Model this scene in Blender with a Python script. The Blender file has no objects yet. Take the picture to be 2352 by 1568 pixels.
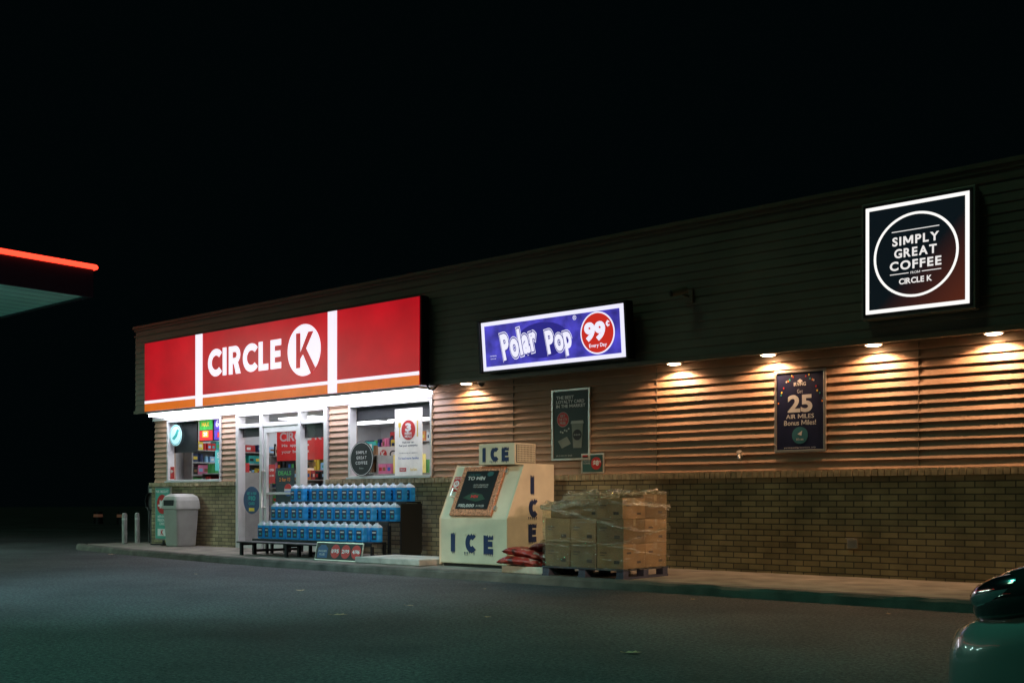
import bpy, math, random
from mathutils import Matrix, Vector, noise
random.seed(7)
S=bpy.context.scene
COL=S.collection
W={}
R=math.radians
# ---------------------------------------------------------------- materials
def _n(nt,t,**k):
    n=nt.nodes.new(t)
    for a,b in k.items(): setattr(n,a,b)
    return n
MC={}
def mat(name,col=(.5,.5,.5),rough=.6,metal=0,var=.12,scale=6,bump=0,bscale=40,em=None,es=0,alpha=1,evar=0,coat=0):
    if name in MC: return MC[name]
    m=bpy.data.materials.new(name); m.use_nodes=True; nt=m.node_tree
    p=nt.nodes['Principled BSDF']
    tc=_n(nt,'ShaderNodeTexCoord')
    nz=_n(nt,'ShaderNodeTexNoise'); nz.inputs['Scale'].default_value=scale; nz.inputs['Detail'].default_value=5
    nt.links.new(tc.outputs['Object'],nz.inputs['Vector'])
    rp=_n(nt,'ShaderNodeMapRange'); rp.inputs[1].default_value=.3; rp.inputs[2].default_value=.7
    rp.inputs[3].default_value=1-var; rp.inputs[4].default_value=1+var
    nt.links.new(nz.outputs['Fac'],rp.inputs[0])
    vm=_n(nt,'ShaderNodeVectorMath',operation='SCALE'); vm.inputs[0].default_value=col
    nt.links.new(rp.outputs[0],vm.inputs['Scale'])
    nt.links.new(vm.outputs[0],p.inputs['Base Color'])
    p.inputs['Roughness'].default_value=rough; p.inputs['Metallic'].default_value=metal
    if coat: p.inputs['Coat Weight'].default_value=coat
    p.inputs['Alpha'].default_value=alpha
    if em:
        v2=_n(nt,'ShaderNodeVectorMath',operation='SCALE'); v2.inputs[0].default_value=em
        if evar:
            r2=_n(nt,'ShaderNodeMapRange'); r2.inputs[1].default_value=.3; r2.inputs[2].default_value=.7
            r2.inputs[3].default_value=1-evar; r2.inputs[4].default_value=1+evar
            nt.links.new(nz.outputs['Fac'],r2.inputs[0]); nt.links.new(r2.outputs[0],v2.inputs['Scale'])
        else: v2.inputs['Scale'].default_value=1
        nt.links.new(v2.outputs[0],p.inputs['Emission Color']); p.inputs['Emission Strength'].default_value=es
    if bump:
        b=_n(nt,'ShaderNodeBump'); b.inputs['Strength'].default_value=bump; b.inputs['Distance'].default_value=.01
        n2=_n(nt,'ShaderNodeTexNoise'); n2.inputs['Scale'].default_value=bscale; n2.inputs['Detail'].default_value=6
        nt.links.new(tc.outputs['Object'],n2.inputs['Vector']); nt.links.new(n2.outputs['Fac'],b.inputs['Height'])
        nt.links.new(b.outputs[0],p.inputs['Normal'])
    MC[name]=m; return m
def emit(name,col,s=1,evar=0,scale=3,base=None):
    return mat(name,base or tuple(min(.8,c*.5+.01) for c in col),.35,em=col,es=s,evar=evar,scale=scale)
def brickmat():
    m=bpy.data.materials.new('tan_brick'); m.use_nodes=True; nt=m.node_tree; p=nt.nodes['Principled BSDF']
    tc=_n(nt,'ShaderNodeTexCoord'); sp=_n(nt,'ShaderNodeSeparateXYZ'); nt.links.new(tc.outputs['Object'],sp.inputs[0])
    ad=_n(nt,'ShaderNodeMath',operation='ADD'); nt.links.new(sp.outputs[0],ad.inputs[0]); nt.links.new(sp.outputs[1],ad.inputs[1])
    cb=_n(nt,'ShaderNodeCombineXYZ'); nt.links.new(ad.outputs[0],cb.inputs[0]); nt.links.new(sp.outputs[2],cb.inputs[1])
    bt=_n(nt,'ShaderNodeTexBrick'); nt.links.new(cb.outputs[0],bt.inputs['Vector'])
    bt.inputs['Scale'].default_value=1; bt.inputs['Brick Width'].default_value=.205; bt.inputs['Row Height'].default_value=.07
    bt.inputs['Mortar Size'].default_value=.007; bt.inputs['Mortar Smooth'].default_value=.3; bt.inputs['Bias'].default_value=-.1
    bt.inputs['Color1'].default_value=(.38,.315,.17,1); bt.inputs['Color2'].default_value=(.22,.185,.10,1); bt.inputs['Mortar'].default_value=(.085,.078,.055,1)
    nz=_n(nt,'ShaderNodeTexNoise'); nz.inputs['Scale'].default_value=2.3; nz.inputs['Detail'].default_value=7; nt.links.new(tc.outputs['Object'],nz.inputs[0])
    mr=_n(nt,'ShaderNodeMapRange'); mr.inputs[1].default_value=.3; mr.inputs[2].default_value=.7; mr.inputs[3].default_value=.6; mr.inputs[4].default_value=1.2; nt.links.new(nz.outputs[0],mr.inputs[0])
    vm=_n(nt,'ShaderNodeVectorMath',operation='SCALE'); nt.links.new(bt.outputs['Color'],vm.inputs[0]); nt.links.new(mr.outputs[0],vm.inputs['Scale'])
    nt.links.new(vm.outputs[0],p.inputs['Base Color']); p.inputs['Roughness'].default_value=.85
    b=_n(nt,'ShaderNodeBump'); b.inputs['Strength'].default_value=.9; b.inputs['Distance'].default_value=.008; b.invert=True
    nt.links.new(bt.outputs['Fac'],b.inputs['Height']); nt.links.new(b.outputs[0],p.inputs['Normal'])
    return m
def asphaltmat():
    m=bpy.data.materials.new('asphalt'); m.use_nodes=True; nt=m.node_tree; p=nt.nodes['Principled BSDF']
    tc=_n(nt,'ShaderNodeTexCoord')
    a=_n(nt,'ShaderNodeTexNoise'); a.inputs['Scale'].default_value=32; a.inputs['Detail'].default_value=9; a.inputs['Roughness'].default_value=.85
    b=_n(nt,'ShaderNodeTexNoise'); b.inputs['Scale'].default_value=.5; b.inputs['Detail'].default_value=8; b.inputs['Roughness'].default_value=.65
    v=_n(nt,'ShaderNodeTexVoronoi'); v.inputs['Scale'].default_value=60
    for q in (a,b,v): nt.links.new(tc.outputs['Object'],q.inputs['Vector'])
    r=_n(nt,'ShaderNodeValToRGB'); r.color_ramp.elements[0].position=.42; r.color_ramp.elements[0].color=(.012,.015,.017,1)
    r.color_ramp.elements[1].position=.64; r.color_ramp.elements[1].color=(.16,.17,.172,1); nt.links.new(a.outputs[0],r.inputs[0])
    mr=_n(nt,'ShaderNodeMapRange'); mr.inputs[1].default_value=.3; mr.inputs[2].default_value=.7; mr.inputs[3].default_value=.45; mr.inputs[4].default_value=1.35; nt.links.new(b.outputs[0],mr.inputs[0])
    vm=_n(nt,'ShaderNodeVectorMath',operation='SCALE'); nt.links.new(r.outputs[0],vm.inputs[0]); nt.links.new(mr.outputs[0],vm.inputs['Scale'])
    nt.links.new(vm.outputs[0],p.inputs['Base Color']); p.inputs['Roughness'].default_value=.75
    p.inputs['Specular IOR Level'].default_value=.35
    bp=_n(nt,'ShaderNodeBump'); bp.inputs['Strength'].default_value=1; bp.inputs['Distance'].default_value=.016
    ad=_n(nt,'ShaderNodeMath',operation='ADD'); nt.links.new(a.outputs[0],ad.inputs[0]); nt.links.new(v.outputs['Distance'],ad.inputs[1])
    nt.links.new(ad.outputs[0],bp.inputs['Height']); nt.links.new(bp.outputs[0],p.inputs['Normal'])
    return m
def glassmat(name,tint=(1,1,1),gl=.06):
    m=bpy.data.materials.new(name); m.use_nodes=True; nt=m.node_tree; nt.nodes.remove(nt.nodes['Principled BSDF'])
    o=nt.nodes['Material Output']; t=_n(nt,'ShaderNodeBsdfTransparent'); t.inputs[0].default_value=(*tint,1)
    g=_n(nt,'ShaderNodeBsdfGlossy'); g.inputs['Roughness'].default_value=.02
    mx=_n(nt,'ShaderNodeMixShader'); mx.inputs[0].default_value=gl
    nt.links.new(t.outputs[0],mx.inputs[1]); nt.links.new(g.outputs[0],mx.inputs[2]); nt.links.new(mx.outputs[0],o.inputs[0]); return m
def wrapmat(name='stretch_film',lo=.62,hi=.67,mx=.42,gl=.15,sc=3.2):
    m=bpy.data.materials.new(name); m.use_nodes=True; nt=m.node_tree; nt.nodes.remove(nt.nodes['Principled BSDF'])
    o=nt.nodes['Material Output']; t=_n(nt,'ShaderNodeBsdfTransparent'); t.inputs[0].default_value=(.9,.92,.84,1)
    g=_n(nt,'ShaderNodeBsdfGlossy'); g.inputs['Roughness'].default_value=.15; g.inputs[0].default_value=(.9,.92,.8,1)
    d=_n(nt,'ShaderNodeBsdfDiffuse'); d.inputs[0].default_value=(.75,.74,.58,1)
    tc=_n(nt,'ShaderNodeTexCoord'); mp=_n(nt,'ShaderNodeMapping'); mp.inputs['Scale'].default_value=(1.4,1.4,9); mp.inputs['Rotation'].default_value=(.35,.5,0)
    nz=_n(nt,'ShaderNodeTexNoise'); nz.inputs['Scale'].default_value=sc; nz.inputs['Detail'].default_value=6; nz.inputs['Distortion'].default_value=1.8
    nt.links.new(tc.outputs['Object'],mp.inputs[0]); nt.links.new(mp.outputs[0],nz.inputs[0])
    b=_n(nt,'ShaderNodeBump'); b.inputs['Strength'].default_value=1; b.inputs['Distance'].default_value=.08; nt.links.new(nz.outputs[0],b.inputs['Height'])
    nt.links.new(b.outputs[0],g.inputs['Normal'])
    r=_n(nt,'ShaderNodeMapRange'); r.inputs[1].default_value=lo; r.inputs[2].default_value=hi; r.inputs[3].default_value=0; r.inputs[4].default_value=mx; nt.links.new(nz.outputs[0],r.inputs[0])  # pale diffuse streaks paint specular highlights into the film
    m1=_n(nt,'ShaderNodeMixShader'); nt.links.new(r.outputs[0],m1.inputs[0]); nt.links.new(t.outputs[0],m1.inputs[1]); nt.links.new(d.outputs[0],m1.inputs[2])
    m2=_n(nt,'ShaderNodeMixShader'); m2.inputs[0].default_value=gl; nt.links.new(m1.outputs[0],m2.inputs[1]); nt.links.new(g.outputs[0],m2.inputs[2])
    nt.links.new(m2.outputs[0],o.inputs[0]); return m
def bagmat(name,c0,c1,c2):
    m=bpy.data.materials.new(name); m.use_nodes=True; nt=m.node_tree; p=nt.nodes['Principled BSDF']
    tc=_n(nt,'ShaderNodeTexCoord'); nz=_n(nt,'ShaderNodeTexNoise'); nz.inputs['Scale'].default_value=6; nz.inputs['Detail'].default_value=3
    nt.links.new(tc.outputs['Object'],nz.inputs[0]); r=_n(nt,'ShaderNodeValToRGB'); e=r.color_ramp.elements
    e[0].position=.40; e[0].color=(*c0,1); e[1].position=.66; e[1].color=(*c2,1); q=e.new(.47); q.color=(*c1,1); q=e.new(.62); q.color=(*c1,1)
    nt.links.new(nz.outputs[0],r.inputs[0]); nt.links.new(r.outputs[0],p.inputs['Base Color']); p.inputs['Roughness'].default_value=.3
    b=_n(nt,'ShaderNodeBump'); b.inputs['Strength'].default_value=.9; b.inputs['Distance'].default_value=.02
    n2=_n(nt,'ShaderNodeTexNoise'); n2.inputs['Scale'].default_value=11; n2.inputs['Detail'].default_value=5; n2.inputs['Distortion'].default_value=1.5
    nt.links.new(tc.outputs['Object'],n2.inputs[0]); nt.links.new(n2.outputs[0],b.inputs['Height']); nt.links.new(b.outputs[0],p.inputs['Normal'])
    return m
# ---------------------------------------------------------------- mesh builder
TC={}
def tgeo(body,bold):
    k=(body,bold)
    if k in TC: return TC[k]
    c=bpy.data.curves.new('t','FONT'); c.body=body; c.size=1; c.offset=bold; c.resolution_u=4; c.space_line=1
    o=bpy.data.objects.new('t',c); COL.objects.link(o)
    dg=bpy.context.evaluated_depsgraph_get(); dg.update()
    me=bpy.data.meshes.new_from_object(o.evaluated_get(dg))
    v=[(q.co.x,q.co.y) for q in me.vertices]; f=[tuple(p.vertices) for p in me.polygons]
    bpy.data.meshes.remove(me); bpy.data.objects.remove(o); bpy.data.curves.remove(c)
    TC[k]=(v,f); return TC[k]
class MB:
    def __init__(s,M=None): s.v=[];s.f=[];s.mi=[];s.mats=[];s.M=M
    def m(s,mt):
        if mt not in s.mats: s.mats.append(mt)
        return s.mats.index(mt)
    def add(s,vs,fs,mt):
        o=len(s.v)
        for q in vs:
            q=Vector(q)
            if s.M: q=s.M@q
            s.v.append(q)
        i=s.m(mt)
        for f in fs: s.f.append(tuple(a+o for a in f)); s.mi.append(i)
        return s
    def box(s,x0,x1,y0,y1,z0,z1,mt):
        return s.add([(x0,y0,z0),(x1,y0,z0),(x1,y1,z0),(x0,y1,z0),(x0,y0,z1),(x1,y0,z1),(x1,y1,z1),(x0,y1,z1)],
            [(0,3,2,1),(4,5,6,7),(0,1,5,4),(1,2,6,5),(2,3,7,6),(3,0,4,7)],mt)
    def quad(s,a,b,c,d,mt): return s.add([a,b,c,d],[(0,1,2,3)],mt)
    def prism(s,poly,y0,y1,mt,ax='y'):
        n=len(poly)
        f=(lambda u,w,t:(u,t,w)) if ax=='y' else ((lambda u,w,t:(t,u,w)) if ax=='x' else (lambda u,w,t:(u,w,t)))
        vs=[f(u,w,y0) for u,w in poly]+[f(u,w,y1) for u,w in poly]
        fs=[tuple(range(n)),tuple(range(2*n-1,n-1,-1))]+[(i,(i+1)%n,n+(i+1)%n,n+i) for i in range(n)]
        return s.add(vs,fs,mt)
    def disc(s,cx,cz,r,y0,y1,mt,n=48,sx=1): return s.prism([(cx+sx*r*math.cos(2*math.pi*i/n),cz+r*math.sin(2*math.pi*i/n)) for i in range(n)],y0,y1,mt)
    def ring(s,cx,cz,r0,r1,y,mt,n=64):
        vs=[(cx+r*math.cos(2*math.pi*i/n),y,cz+r*math.sin(2*math.pi*i/n)) for r in(r0,r1) for i in range(n)]
        return s.add(vs,[(i,(i+1)%n,n+(i+1)%n,n+i) for i in range(n)],mt)
    def cyl(s,p0,p1,r0,r1,mt,n=16,cap=True):
        p0=Vector(p0);p1=Vector(p1);d=(p1-p0).normalized(); a=d.orthogonal().normalized(); b=d.cross(a)
        vs=[p+r*(a*math.cos(2*math.pi*i/n)+b*math.sin(2*math.pi*i/n)) for p,r in((p0,r0),(p1,r1)) for i in range(n)]
        fs=[(i,(i+1)%n,n+(i+1)%n,n+i) for i in range(n)]
        if cap: fs+=[tuple(range(n)),tuple(range(2*n-1,n-1,-1))]
        return s.add(vs,fs,mt)
    def tube(s,pts,r,mt,n=8):
        for a,b in zip(pts,pts[1:]): s.cyl(a,b,r,r,mt,n)
        return s
    def loft(s,secs,mt,mts=None):
        n=len(secs[0]); base=[q for sec in secs for q in sec]
        o=len(s.v); s.add(base,[],mt)
        for k in range(len(secs)-1):
            i0=s.m(mts[k] if mts else mt)
            for i in range(n):
                s.f.append((o+k*n+i,o+k*n+(i+1)%n,o+(k+1)*n+(i+1)%n,o+(k+1)*n+i)); s.mi.append(i0)
        s.f.append(tuple(o+i for i in range(n-1,-1,-1))); s.mi.append(s.m(mts[0] if mts else mt))
        s.f.append(tuple(o+(len(secs)-1)*n+i for i in range(n))); s.mi.append(s.m(mts[-1] if mts else mt))
        return s
    def ell(s,c,r,mt,nu=20,nv=12,fn=None):
        vs=[];fs=[]
        for j in range(nv+1):
            t=math.pi*j/nv
            for i in range(nu):
                p=2*math.pi*i/nu; q=Vector((math.sin(t)*math.cos(p),math.sin(t)*math.sin(p),math.cos(t)))
                if fn: q=fn(q)
                vs.append((c[0]+r[0]*q[0],c[1]+r[1]*q[1],c[2]+r[2]*q[2]))
        for j in range(nv):
            for i in range(nu): fs.append((j*nu+i,j*nu+(i+1)%nu,(j+1)*nu+(i+1)%nu,(j+1)*nu+i))
        return s.add(vs,fs,mt)
    def text(s,body,cx,cz,y,w,h,mt,bold=.012,rot=0,side=False,gap=.09):
        x=0; items=[]; lo=9; hi=-9
        for ch in body:
            if ch==' ': x+=.30; continue
            if ch in 'MW': a0,a1=0.0,.82; v0=[(0,0),(.82,.70)]
            else: v0,_=tgeo(ch,0.0); a0=min(a for a,b in v0); a1=max(a for a,b in v0)
            lo=min(lo,min(b for a,b in v0)); hi=max(hi,max(b for a,b in v0))
            items.append((ch,x-a0)); x+=a1-a0+gap
        tw=x-gap; kx=w/tw; ky=h/(hi-lo); c,sn=math.cos(rot),math.sin(rot)
        for i,(ch,ox) in enumerate(items):
            if ch in 'MW':
                # clean stroke-built M / W (the stock glyph breaks when emboldened)
                t=.11+bold*1.6; H_=.70; w_=.82
                polys=[[(0,0),(t,0),(t,H_),(0,H_)],[(w_-t,0),(w_,0),(w_,H_),(w_-t,H_)],
                       [(0,H_),(t*1.25,H_),(w_/2+t*.55,.12),(w_/2-t*.55,.12)],[(w_-t*1.25,H_),(w_,H_),(w_/2+t*.55,.12),(w_/2-t*.55,.12)]]
                if ch=='W': polys=[[(a,H_-b) for a,b in p_] for p_ in polys]
                for j,p_ in enumerate(polys):
                    yy=y+(.00012 if side else -.00012)*j; out=[]
                    for a,b in p_:
                        u=(a+ox-tw/2)*kx; q=(b-(lo+hi)/2)*ky; u,q=u*c-q*sn,u*sn+q*c
                        out.append((yy,cx+u,cz+q) if side else (cx+u,yy,cz+q))
                    s.add(out,[(0,1,2,3)],mt)
                continue
            v,f=tgeo(ch,bold); out=[]; yy=y+(.0002*(i%3) if not side else -.0002*(i%3))
            for a,b in v:
                u=(a+ox-tw/2)*kx; q=(b-(lo+hi)/2)*ky; u,q=u*c-q*sn,u*sn+q*c
                out.append((yy,cx+u,cz+q) if side else (cx+u,yy,cz+q))
            s.add(out,f,mt)
        return s
    def block(s,ch,x0,z0,w,h,t,y,mt,side=False):
        k=[0]
        def P(poly):
            yy=y+(.0004 if side else -.0004)*k[0]; k[0]+=1
            s.add([((yy,x0+a,z0+b) if side else (x0+a,yy,z0+b)) for a,b in poly],[tuple(range(len(poly)))],mt)
        def arc(cx,cz,rx,rz,t,a0,a1,n=28):
            yy=y+(.0004 if side else -.0004)*k[0]; k[0]+=1; vs=[]
            for i in range(n+1):
                a=R(a0+(a1-a0)*i/n)
                for f in(0,1):
                    u=cx+(rx-t*f)*math.cos(a); q=cz+(rz-t*f)*math.sin(a); vs.append((yy,x0+u,z0+q) if side else (x0+u,yy,z0+q))
            s.add(vs,[(2*i,2*i+2,2*i+3,2*i+1) for i in range(n)],mt)
        if ch=='C': arc(h*.5,h/2,h*.5 if w>h*.85 else w*.55,h/2,t,42,318)
        elif ch=='I': P([(0,0),(t,0),(t,h),(0,h)])
        elif ch=='L': P([(0,0),(t,0),(t,h),(0,h)]); P([(t,0),(w,0),(w,t*.9),(t,t*.9)])
        elif ch=='E':
            P([(0,0),(t,0),(t,h),(0,h)])
            for q in(0,h/2-t*.42,h-t*.88): P([(t,q),(w if q!=h/2-t*.42 else w*.93,q),(w if q!=h/2-t*.42 else w*.93,q+t*.88),(t,q+t*.88)])
        elif ch=='R':
            P([(0,0),(t,0),(t,h),(0,h)]); rb=h*.32
            P([(t,h-t*.88),(w-rb,h-t*.88),(w-rb,h),(t,h)]); P([(t,h-2*rb),(w-rb,h-2*rb),(w-rb,h-2*rb+t*.88),(t,h-2*rb+t*.88)])
            arc(w-rb,h-rb,rb,rb,t*.9,-90,90)
            P([(w*.42,h-2*rb+t*.3),(w*.42+t*1.05,h-2*rb+t*.3),(w+t*.12,0),(w-t*1.1,0)])
        return s
    def lap(s,x0,x1,z0,z1,yf,pitch,mt,dx=.35,depth=.02,amp=.003):
        nx=max(1,int((x1-x0)/dx)); nr=max(1,round((z1-z0)/pitch)); p=(z1-z0)/nr
        def yo(i,k,a=0): return amp*(noise.noise(Vector((x0+i*(x1-x0)/nx*.8,k*.9+a,1.7))))
        vs=[];fs=[]
        for k in range(nr):
            zb=z0+k*p; zt=zb+p
            for i in range(nx+1):
                x=x0+(x1-x0)*i/nx; o=yo(i,k)
                vs+= [(x,yf,zb),(x,yf-depth+o,zb+.001+o*.6),(x,yf-depth+o-.002,zb+.006+o*.6),(x,yf-.002+o*.3,zt)]
        for k in range(nr):
            b=k*(nx+1)*4
            for i in range(nx):
                q=b+i*4
                for e in range(3): fs.append((q+e,q+4+e,q+5+e,q+1+e))
        return s.add(vs,fs,mt)
    def obj(s,name,parent=None,bevel=0,smooth=False,seg=2,sub=0,**kw):
        mn=[min(v[i] for v in s.v) for i in range(3)]; mx=[max(v[i] for v in s.v) for i in range(3)]
        c=Vector(((mn[0]+mx[0])/2,(mn[1]+mx[1])/2,mn[2] if not parent else (mn[2]+mx[2])/2))
        me=bpy.data.meshes.new(name); me.from_pydata([tuple(v-c) for v in s.v],[],s.f)
        for mt in s.mats: me.materials.append(mt)
        me.polygons.foreach_set('material_index',s.mi)
        if smooth:
            me.polygons.foreach_set('use_smooth',[True]*len(s.f))
        me.update()
        o=bpy.data.objects.new(name,me); COL.objects.link(o)
        W[o.name]=c
        if parent: o.parent=parent; o.location=c-W[parent.name]
        else: o.location=c
        if bevel:
            b=o.modifiers.new('b','BEVEL'); b.width=bevel; b.segments=seg; b.limit_method='ANGLE'; b.angle_limit=R(35)
        if sub:
            b=o.modifiers.new('s','SUBSURF'); b.levels=sub; b.render_levels=sub
        for k,v in kw.items(): o[k]=v
        return o
def thing(name,label,cat,loc,group=None):
    e=bpy.data.objects.new(name,None); e.empty_display_size=.2; e.location=loc; COL.objects.link(e); W[e.name]=Vector(loc)
    e['label']=label; e['category']=cat
    if group: e['group']=group
    return e
def dup(src,loc,rotz=0,label=None):
    e=src.copy(); COL.objects.link(e); e.location=loc; e.rotation_euler=(0,0,rotz)
    if label: e['label']=label
    for ch in list(src.children):
        c=ch.copy(); COL.objects.link(c); c.parent=e
    return e
def rr(w,d,r,z,n=4,cx=0,cy=0):
    out=[]; r=min(r,w/2*.99,d/2*.99)
    for (sx,sy,a0) in((1,1,0),(-1,1,90),(-1,-1,180),(1,-1,270)):
        for i in range(n+1):
            a=R(a0+90*i/n); out.append((cx+sx*(w/2-r)+r*math.cos(a),cy+sy*(d/2-r)+r*math.sin(a),z))
    return out
# ---------------------------------------------------------------- palette
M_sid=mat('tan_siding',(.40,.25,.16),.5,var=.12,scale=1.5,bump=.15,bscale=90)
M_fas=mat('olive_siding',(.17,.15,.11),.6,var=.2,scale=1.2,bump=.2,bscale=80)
M_trim=mat('dark_trim',(.15,.13,.09),.5)
M_soff=mat('soffit_tan',(.30,.25,.19),.6)
M_brick=brickmat()
M_rowl=mat('rowlock_brick',(.37,.30,.18),.85,var=.3,scale=14,bump=.4)
M_alu=mat('white_aluminium',(.66,.67,.66),.35,metal=.3,var=.05)
M_silver=mat('silver_frame',(.6,.58,.52),.3,metal=.8,var=.05)
M_blk=mat('black_plastic',(.012,.013,.014),.5)
M_blk2=mat('black_metal',(.018,.018,.02),.4,metal=.3,bump=.1)
M_conc=mat('concrete',(.21,.19,.155),.9,var=.4,scale=2.5,bump=.5,bscale=60)
M_kerb=mat('kerb_concrete',(.10,.09,.075),.9,var=.4,scale=4,bump=.6,bscale=50)
M_glass=glassmat('window_glass')
M_wh=mat('white_paint',(.78,.78,.76),.5,var=.05)
M_int=mat('interior_white',(.72,.74,.76),.6,var=.03)
M_cream=mat('cream_enamel',(.64,.62,.46),.42,var=.12,scale=3,bump=.1,bscale=30)
M_navy=mat('navy_print',(.012,.03,.10),.5)
M_wprint=mat('white_print',(.8,.8,.78),.5,var=.02)
M_gprint=mat('grey_print',(.42,.45,.42),.5,var=.02)
M_red=mat('red_print',(.55,.03,.03),.5,var=.05)
M_teal=mat('teal_print',(.03,.38,.36),.5,var=.05)
M_org=mat('orange_print',(.8,.25,.03),.5)
M_yel=mat('yellow_print',(.8,.6,.06),.5)
M_blue=mat('blue_print',(.04,.14,.5),.5)
M_green=mat('green_print',(.08,.4,.1),.5)
M_strip=emit('fluorescent_diffuser',(.90,.86,1.0),9.5,base=(.8,.8,.8))
M_panel=emit('ceiling_light_panel',(.95,.97,1.0),4.2,base=(.8,.8,.8))
# ---------------------------------------------------------------- ground
mb=MB(); mb.quad((-150,-60,0),(60,-60,0),(60,160,0),(-150,160,0),asphaltmat())
mb.obj('ground',kind='structure')
kp=[(-20.9,12.9),(-21.0,11.0),(-20.4,10.72),(-18.5,10.42),(-16.0,10.08),(-13.3,9.82),(-9,9.8),(0,9.8),(9,9.8)]
mb=MB()
ins=[(-20.7,12.9),(-20.75,11.1),(-20.3,10.87),(-18.45,10.57),(-15.97,10.23),(-13.29,9.97),(-9,9.95),(0,9.95),(9,9.95)]
back=[(-20.0,12.9),(-19.95,12.2),(-19.9,12.05),(-18.4,12.05),(-15.9,12.05),(-13.2,12.05),(-9,12.05),(0,12.05),(9,12.05)]
for i in range(len(kp)-1):
    a,b=ins[i],ins[i+1]; c,d=back[i],back[i+1]
    mb.quad((*a,.100),(*b,.100),(*d,.104),(*c,.104),M_conc)
mb.obj('sidewalk',kind='structure')
mb=MB()
def polyl(pts,step=.12):
    out=[]
    for p,q in zip(pts,pts[1:]):
        n=max(1,int(math.dist(p,q)/step))
        for i in range(n): out.append((p[0]+(q[0]-p[0])*i/n,p[1]+(q[1]-p[1])*i/n))
    out.append(pts[-1]); return out
a=polyl(kp,.15)
vs=[];fs=[]
for i,(x,y) in enumerate(a):
    i0=max(0,i-1); i1=min(len(a)-1,i+1); dx=a[i1][0]-a[i0][0]; dy=a[i1][1]-a[i0][1]; l=math.hypot(dx,dy); nx,ny=-dy/l,dx/l
    w1=noise.noise(Vector((x*2.3,y,0)))*.024; w2=noise.noise(Vector((x*5,y,4)))*.016
    vs+=[(x-nx*.02+nx*w1,y-ny*.02+ny*w1,-.01),(x+nx*w1,y+ny*w1,.075+w2),(x+nx*.025,y+ny*.025,.103+w2),(x+nx*.16,y+ny*.16,.106),(x+nx*.16,y+ny*.16,.05)]
for i in range(len(a)-1):
    for e in range(4): fs.append((i*5+e,i*5+5+e,i*5+6+e,i*5+1+e))
mb.add(vs,fs,M_kerb); mb.obj('kerb',kind='structure')
# ---------------------------------------------------------------- store building
B=thing('store_building','long single storey convenience store with brick base and lap siding','building',(-7,12.5,0))
mb=MB()
for x0,x1 in((-19.80,-16.93),(-14.32,6)):
    mb.box(x0,x1,11.96,12.16,0.0,1.25,M_brick)
mb.box(-19.8,-19.6,12.16,24,0,1.25,M_brick)
mb.obj('brick_wall',B)
mb=MB(); 
for x0,x1 in((-19.82,-16.92),(-14.33,6)):
    x=x0
    while x<x1-.02:
        mb.box(x+.004,min(x+.068,x1),11.915+random.uniform(-.005,.005),12.06,1.252,1.328+random.uniform(-.004,.004),M_rowl); x+=.074
    mb.box(x0+.01,x1-.01,11.928,12.05,1.251,1.316,mat('mortar',(.13,.12,.085),.9))
mb.obj('brick_ledge',B)
mb=MB()
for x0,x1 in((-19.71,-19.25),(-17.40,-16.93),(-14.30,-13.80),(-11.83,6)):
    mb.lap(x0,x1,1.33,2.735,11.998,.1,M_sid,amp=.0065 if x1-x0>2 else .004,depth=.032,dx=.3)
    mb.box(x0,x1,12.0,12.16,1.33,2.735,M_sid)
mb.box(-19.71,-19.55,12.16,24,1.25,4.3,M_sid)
for x in(-10.2,-7.75,-4.35):
    mb.box(x,x+.004,11.966,11.999,1.36,2.72,M_trim)
mb.obj('siding_wall',B)
mb=MB()
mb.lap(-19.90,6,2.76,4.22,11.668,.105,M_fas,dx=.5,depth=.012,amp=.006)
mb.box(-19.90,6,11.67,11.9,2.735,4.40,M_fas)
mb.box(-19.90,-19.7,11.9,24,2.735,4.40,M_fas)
mb.obj('fascia',B)
mb=MB()
mb.box(-19.93,6,11.635,11.668,2.70,2.76,M_trim)
mb.box(-19.93,6,11.652,11.668,4.24,4.265,M_trim)
mb.box(-19.93,6,11.648,11.668,4.35,4.40,M_trim)
mb.box(-8.02,-7.97,11.64,11.668,2.76,3.42,M_trim)
mb.obj('fascia_trim',B)
mb=MB(); mb.box(-19.95,6.03,11.625,24.1,4.40,4.45,M_trim); mb.obj('roof',B)
mb=MB(); mb.box(-19.9,6,11.669,12.0,2.738,2.76,M_soff); mb.obj('soffit',B)
mb=MB(); mb.box(-19.71,-11.83,11.93,12.16,2.565,2.736,M_wh); mb.obj('window_header',B)
mb=MB(); mb.box(-19.5,6,23.8,24,0,4.35,M_sid); mb.box(5.8,6,12.16,23.8,0,4.35,M_sid); mb.obj('rear_wall',B)
mb=MB(); mb.quad((-19.5,12.0,.12),(-8.8,12.0,.12),(-8.8,18,.12),(-19.5,18,.12),mat('floor_tile',(.42,.42,.40),.25)); mb.obj('interior_floor',B)
mb=MB(); mb.quad((-19.52,12.17,2.74),(-8.8,12.17,2.74),(-8.8,18,2.74),(-19.52,18,2.74),M_int); mb.obj('interior_ceiling',B)
mb=MB(); mb.box(-19.5,-8.8,17.9,18,.12,2.74,M_int); mb.box(-8.9,-8.8,12.17,17.9,.12,2.74,M_int); mb.box(-19.54,-19.46,12.17,17.9,.12,2.74,M_int)
mb.obj('interior_wall',B)
for ix in range(7):
    for iy in range(3):
        x=-19+ix*1.5; y=12.7+iy*1.8
        mb=MB(); mb.box(x,x+1.15,y,y+.5,2.715,2.738,M_panel); mb.obj('ceiling_light',B)
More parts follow.
